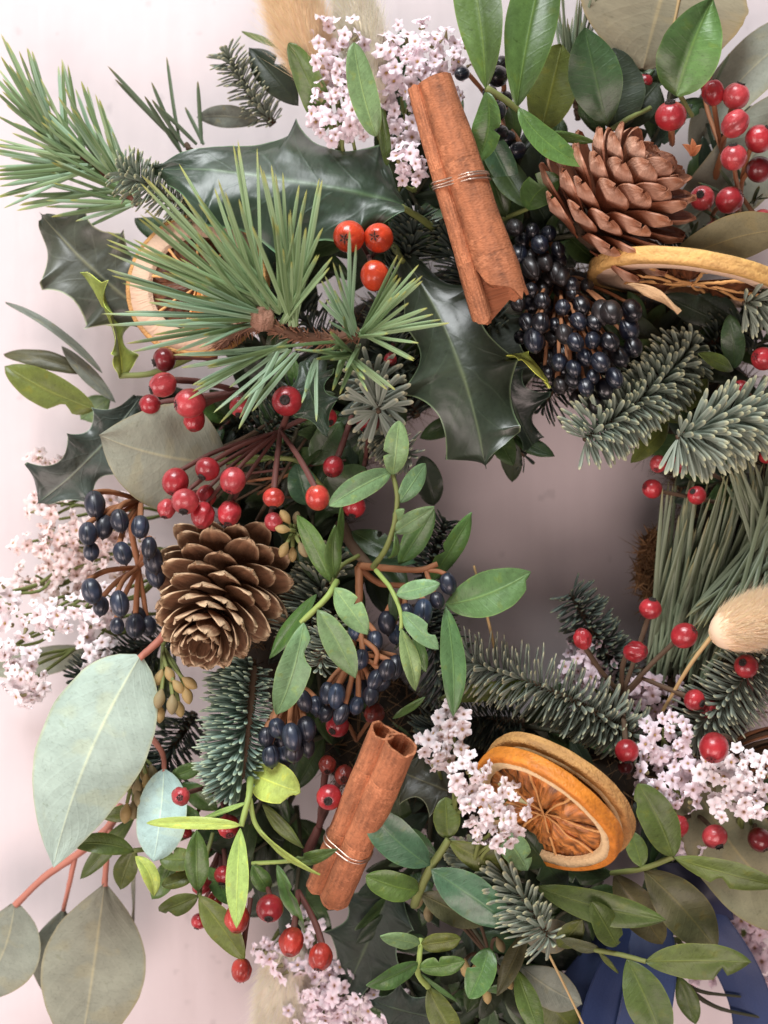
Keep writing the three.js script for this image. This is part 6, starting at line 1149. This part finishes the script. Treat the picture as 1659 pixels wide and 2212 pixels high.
{
  const bark = [[300, 440, 46], [225, 375, 46], [110, 312, 44]], r = pineSprig('long needled green pine sprig reaching to the left edge', bark, { r0: 1.8, r1: 1.3, mat: std({ color: lin(0.16, 0.06, 0.04), roughness: 0.85 }) });
  const c = bez(bark.map((p) => v(...p))), tips = [[7, 88], [46, 112], [58, 107], [74, 111], [121, 134], [145, 142], [35, 152], [60, 152], [-5, 130], [-20, 165], [-12, 195], [23, 231], [-5, 250], [-8, 290], [208, 202], [207, 215], [180, 175], [93, 228], [88, 265], [145, 291], [119, 344], [26, 345], [-5, 313], [-9, 335], [-6, 362], [102, 374], [-5, 388], [-4, 405], [-3, 432], [8, 441], [50, 461], [56, 436], [106, 430], [109, 459], [165, 478], [188, 494], [160, 190], [100, 170], [130, 205], [170, 240], [230, 250], [200, 270], [150, 230], [60, 190], [15, 205], [250, 290], [280, 310], [265, 330], [80, 300], [40, 280], [140, 250], [190, 230], [90, 410], [150, 440], [60, 330], [110, 250], [5, 170]];
  for (const [x, y] of tips) { const h = Math.hypot(x - 290, y - 430), t = clamp((h - 185) / 190 + rr(-0.1, 0.1), 0, 0.95), b = c.getPoint(t); pineNeedle(r, ['pine', 'pineBlue', 'pineMid'][Math.floor(rnd() * 3)], b.x + rr(-4, 4), b.y + rr(-4, 4), b.z + rr(-2, 4), x, y, rr(36, 62), rr(7.5, 10)); if (rnd() < 0.75) pineNeedle(r, 'pineMid', b.x + rr(-6, 6), b.y + rr(-6, 6), b.z, x + rr(-14, 14), y + rr(-14, 14), rr(32, 62), rr(9, 11)); }
}
{
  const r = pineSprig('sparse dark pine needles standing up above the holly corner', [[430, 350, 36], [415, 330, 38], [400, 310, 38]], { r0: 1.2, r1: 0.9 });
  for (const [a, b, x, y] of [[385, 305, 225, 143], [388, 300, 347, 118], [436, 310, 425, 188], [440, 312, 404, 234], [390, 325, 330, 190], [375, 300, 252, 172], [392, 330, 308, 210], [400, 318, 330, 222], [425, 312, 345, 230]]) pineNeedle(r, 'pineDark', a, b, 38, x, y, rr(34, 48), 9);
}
{
  const r = pineSprig('curtain of upright pine needles right of the hole', [[1450, 1490, 40], [1480, 1450, 44], [1520, 1420, 44]], {});
  for (let i = 0; i < 120; i++) { const x = rr(1395, 1520), tx = x + rr(10, 110) + (x - 1395) * 0.5; pineNeedle(r, 'pineGrey', x, rr(1405, 1480), rr(36, 52), tx, rr(1000, 1210) + (i % 5 ? 0 : 120), rr(40, 60), rr(8, 11.5)); }
}
{
  const r = pineSprig('pine needles sweeping down left from the right edge', [[1720, 1080, 56], [1690, 1150, 60], [1680, 1230, 60]], {});
  for (let i = 0; i < 84; i++) pineNeedle(r, 'pineGrey', rr(1650, 1720), rr(1050, 1240), rr(52, 62), rr(1480, 1640), rr(1290, 1430), rr(50, 68), rr(8, 11.5));
  for (let i = 0; i < 40; i++) pineNeedle(r, 'pineGrey', rr(1620, 1700), rr(1180, 1260), rr(50, 60), rr(1560, 1690), rr(985, 1060), rr(46, 60), rr(8, 11));
}
{
  const r = pineSprig('thin pine needles between the top leaves', [[1250, 260, 40], [1238, 200, 44]], { r0: 1, r1: 0.8 });
  for (let i = 0; i < 26; i++) pineNeedle(r, i % 3 ? 'pineGrey' : 'pineDark', rr(1215, 1250), rr(170, 220), 42, rr(1190, 1300), rr(-60, 60), rr(32, 56), 6.5);
}
{
  const r = pineSprig('short green pine needles among the top right hips', [[1600, 460, 40], [1590, 400, 44]], { r0: 1, r1: 0.8 });
  for (const [a, b, x, y] of [[1548, 175, 1572, 110], [1530, 175, 1538, 122], [1610, 400, 1590, 360], [1560, 420, 1530, 385], [1590, 470, 1560, 420], [1625, 440, 1640, 395], [1630, 445, 1633, 400], [1620, 440, 1655, 402], [1590, 420, 1570, 372], [1505, 520, 1490, 470], [1560, 480, 1525, 440], [1480, 540, 1500, 490], [1575, 490, 1600, 450]]) pineNeedle(r, 'pineDark', a, b, 50, x, y, 58, 9);
}
// ================================================================ statice
seed(81);
statice('lilac white flower cluster in front of the peach bunny tails', [[718, 108, 54, 60, 26], [740, 232, 58, 62, 30], [700, 170, 30, 50, 8, -6]], 72, { size: 20, foot: [40, 200] });
statice('lilac white flower cluster around the top end of the long cinnamon stick', [[885, 118, 66, 58, 30], [962, 150, 46, 72, 20, -4], [868, 245, 36, 58, 14, -4], [835, 180, 30, 60, 10, -8]], 62, { size: 20, foot: [0, 180] });
statice('small round flower cluster left of the long cinnamon stick', [[884, 352, 30, 36, 13]], 74, { size: 18, foot: [10, 60] });
statice('bright white flower spray at the left edge', [[75, 1342, 74, 28, 15], [160, 1325, 60, 34, 13], [210, 1385, 34, 52, 13], [50, 1462, 38, 48, 20], [8, 1290, 22, 26, 5], [18, 1405, 26, 22, 5], [232, 1300, 30, 26, 6]], 52, { kind: 'white', size: 20, foot: [120, -60], depth: 0.5 });
statice('pinkish white flowers behind the left blue berries', [[165, 1172, 78, 46, 20], [118, 1230, 60, 44, 14], [240, 1195, 74, 50, 16], [108, 1110, 46, 36, 9], [250, 1120, 40, 40, 7], [160, 1285, 60, 30, 9], [70, 1175, 34, 20, 5], [60, 1255, 34, 26, 6], [100, 1075, 26, 16, 4]], 36, { kind: 'pink', size: 19, foot: [110, -10], depth: 0.4 });
statice('tiny dry flower bits left of the grey holly leaf', [[85, 992, 20, 9, 4], [128, 1000, 20, 10, 3]], 28, { kind: 'pink', size: 14, foot: [60, 40] });
statice('white flowers right of the open end of the short cinnamon stick', [[980, 1556, 26, 32, 10], [946, 1618, 38, 40, 15]], 74, { kind: 'white', size: 19, foot: [20, 80] });
statice('white pink flowers in front of the left side of the orange slices', [[1018, 1680, 30, 42, 13], [1068, 1742, 62, 40, 22], [1068, 1792, 46, 28, 13]], 94, { kind: 'white', size: 19, foot: [-40, 80] });
statice('lilac white flowers below the hip sprig', [[1440, 1598, 48, 46, 18], [1448, 1690, 58, 58, 28]], 70, { kind: 'lilac', size: 20, foot: [20, 60] });
statice('white flower ball at the right edge under the shiny hip', [[1582, 1672, 54, 46, 26], [1638, 1690, 36, 60, 16], [1592, 1740, 38, 24, 10]], 78, { kind: 'white', size: 20, foot: [20, 60] });
statice('few white flowers between the two lower right hips', [[1492, 1828, 40, 28, 12]], 56, { kind: 'lilac', size: 18, foot: [0, -20] });
statice('dusky flowers behind the single hip inside the hole', [[1268, 1432, 48, 44, 17]], 52, { kind: 'dusk', size: 20, foot: [60, 80] });
statice('dusky flowers behind the hub of the hip sprig', [[1410, 1490, 50, 36, 13], [1390, 1535, 40, 34, 11]], 50, { kind: 'dusk', size: 20, foot: [20, 80] });
statice('pale pink flowers at the bottom left under the hips', [[716, 2140, 62, 52, 24], [690, 2200, 60, 40, 16], [820, 2195, 84, 40, 22], [630, 2100, 36, 18, 6], [572, 2048, 26, 16, 5], [655, 2010, 24, 30, 5]], 42, { kind: 'lilac', size: 20, foot: [60, -80], depth: 0.4 });
statice('dusky pink flowers at the lower right edge behind the ribbon', [[1618, 2000, 40, 38, 12], [1648, 2090, 34, 70, 18], [1500, 2105, 40, 20, 6]], 30, { kind: 'dusk', size: 20, foot: [-40, -80], depth: 0.4 });
// ================================================================ bunny tails
seed(101);
bunnyTail('peach bunny tail at the top left with loose hairs', [694, 196, 64], [596, -95, 68], 62, { color: [1.0, 0.76, 0.50], awn: 0.10, hair: 46, count: 6000, flare: 0.8, stalk: [[694, 186, 52], [720, 260, 44], [740, 330, 34]] });
bunnyTail('cream bunny tail behind the lilac flowers', [822, 228, 56], [742, -70, 60], 48, { color: [1.0, 0.93, 0.76], awn: 0.08, flare: 0.8, hair: 40, count: 5000, stalk: [[822, 222, 46], [835, 280, 40], [850, 340, 30]] });
bunnyTail('peach bunny tail lying at the right edge on a thin stalk', [1533, 1378, 78], [1730, 1300, 84], 62, { color: [1.0, 0.78, 0.54], awn: 0.05, hair: 28, count: 6400, flare: 0.9, stalk: [[1536, 1376, 78], [1495, 1430, 74], [1452, 1500, 66], [1426, 1545, 58]] });
bunnyTail('pale bunny tail hanging at the bottom left', [632, 2020, 34], [590, 2290, 34], 62, { color: [1.0, 0.92, 0.77], awn: 0.05, hair: 36, count: 5400, stalk: [[632, 2024, 34], [655, 1960, 36], [690, 1900, 34]] });
// ================================================================ vines and ribbon
seed(111);
{
  const r = sprig('vine_bundle', 'bundle of thin brown vines at the right edge behind the white flowers', 'vines', [1600, 1600, 48]);
  for (let i = 0; i < 16; i++) { const k = i * 7.5 + rr(-3, 3); stem(r, i % 3 ? 'stemBrown' : 'stemOrange', rr(0.5, 0.85), rr(0.5, 0.8), [[1515 + k * 0.3, 1648 + k * 0.9, rr(40, 56)], [1570, 1606 + k, rr(44, 60)], [1630, 1578 + k * 0.95, rr(46, 60)], [1720, 1560 + k * 0.9, rr(44, 58)]], 'vine'); }
}
{
  const r = sprig('vine_bundle', 'dark crossing twigs at the lower right edge above the olive eucalyptus leaf', 'vines', [1640, 1760, 40]);
  for (let i = 0; i < 14; i++) stem(r, i % 3 ? 'stemDark' : 'stemBrown', rr(0.5, 0.8), rr(0.4, 0.6), [[rr(1540, 1600), rr(1740, 1830), rr(34, 46)], [rr(1610, 1640), rr(1745, 1800), rr(38, 48)], [1720, rr(1700, 1820), rr(34, 46)]], 'twig');
}
{
  const ribbonMap = tex(128, 256, (u, w) => { const k = 0.8 + 0.25 * (fbm(u * 60, w * 60, 90) - 0.5) + 0.12 * (fbm(u * 100, w * 4, 91) - 0.5) - 0.3 * (sstep(Math.abs(u - 0.5), 0.465, 0.47) * (1 - sstep(Math.abs(u - 0.5), 0.48, 0.485))); return [k, k, k]; });
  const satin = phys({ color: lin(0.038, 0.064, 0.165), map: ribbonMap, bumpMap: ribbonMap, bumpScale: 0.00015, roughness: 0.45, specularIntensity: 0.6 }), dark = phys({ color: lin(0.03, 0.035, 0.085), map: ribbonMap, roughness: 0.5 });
  const r = sprig('ribbon_bow', 'navy blue satin ribbon tied at the bottom of the wreath', 'ribbon', [1500, 1950, 40]);
  const strip = (name, pts, w0, w1, tilt, mat, fold = 0.1, label) => {
    const c = bez(pts.map((p) => P(...p))), n = 40, m = 10, pos = [], uv = [], idx = [], L = c.getLength();
    for (const f of [1, -1]) for (let i = 0; i <= n; i++) for (let j = 0; j <= m; j++) {
      const t = i / n, u = j / m - 0.5, p = c.getPointAt(t), d = c.getTangentAt(t), s = d.clone().cross(ZUP).normalize(), a = THREE.MathUtils.degToRad(lerp(tilt[0], tilt[1], t)), S = s.clone().multiplyScalar(Math.cos(a)).addScaledVector(ZUP, Math.sin(a)), N = S.clone().cross(d).normalize(), w = lerp(w0, w1, t) * scaleAt(40);
      p.addScaledVector(S, u * w).addScaledVector(N, fold * w * (Math.abs(u - 0.12 + 0.1 * t) * 1.6 + 0.5 * fbm(u * 3, t * 5, w0)) + f * 0.00016);
      pos.push(p.x, p.y, p.z); uv.push(u + 0.5, t * L / (w0 * PX));
      if (i && j) { const k = pos.length / 3 - 1, q = k - m - 1; f > 0 ? idx.push(q - 1, q, k - 1, q, k, k - 1) : idx.push(q - 1, k - 1, q, q, k - 1, k); }
    }
    const g = new THREE.BufferGeometry(); g.setAttribute('position', new THREE.Float32BufferAttribute(pos, 3)); g.setAttribute('uv', new THREE.Float32BufferAttribute(uv, 2)); g.setIndex(idx); g.computeVertexNormals();
    wpart(name, g, mat, r, label);
  };
  strip('tail', [[1385, 1975, 36], [1360, 2060, 46], [1318, 2160, 50], [1290, 2270, 52]], 118, 124, [10, 20], satin, 0.05);
  strip('tail', [[1400, 1985, 40], [1410, 2080, 50], [1398, 2170, 54], [1380, 2270, 56]], 96, 112, [-18, -28], satin, 0.06);
  strip('tail', [[1352, 1985, 32], [1300, 2070, 36], [1235, 2160, 38], [1170, 2250, 38]], 80, 100, [-30, -35], satin, 0.05);
  strip('tail', [[1475, 1930, 38], [1530, 2000, 44], [1590, 2090, 44], [1625, 2180, 42], [1635, 2290, 40]], 86, 92, [20, -30], satin, 0.06);
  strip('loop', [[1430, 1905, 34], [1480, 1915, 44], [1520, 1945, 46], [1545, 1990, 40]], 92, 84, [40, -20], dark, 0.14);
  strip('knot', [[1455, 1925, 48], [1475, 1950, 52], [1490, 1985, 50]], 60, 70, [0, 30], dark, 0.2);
}
renderer.render(scene, camera);
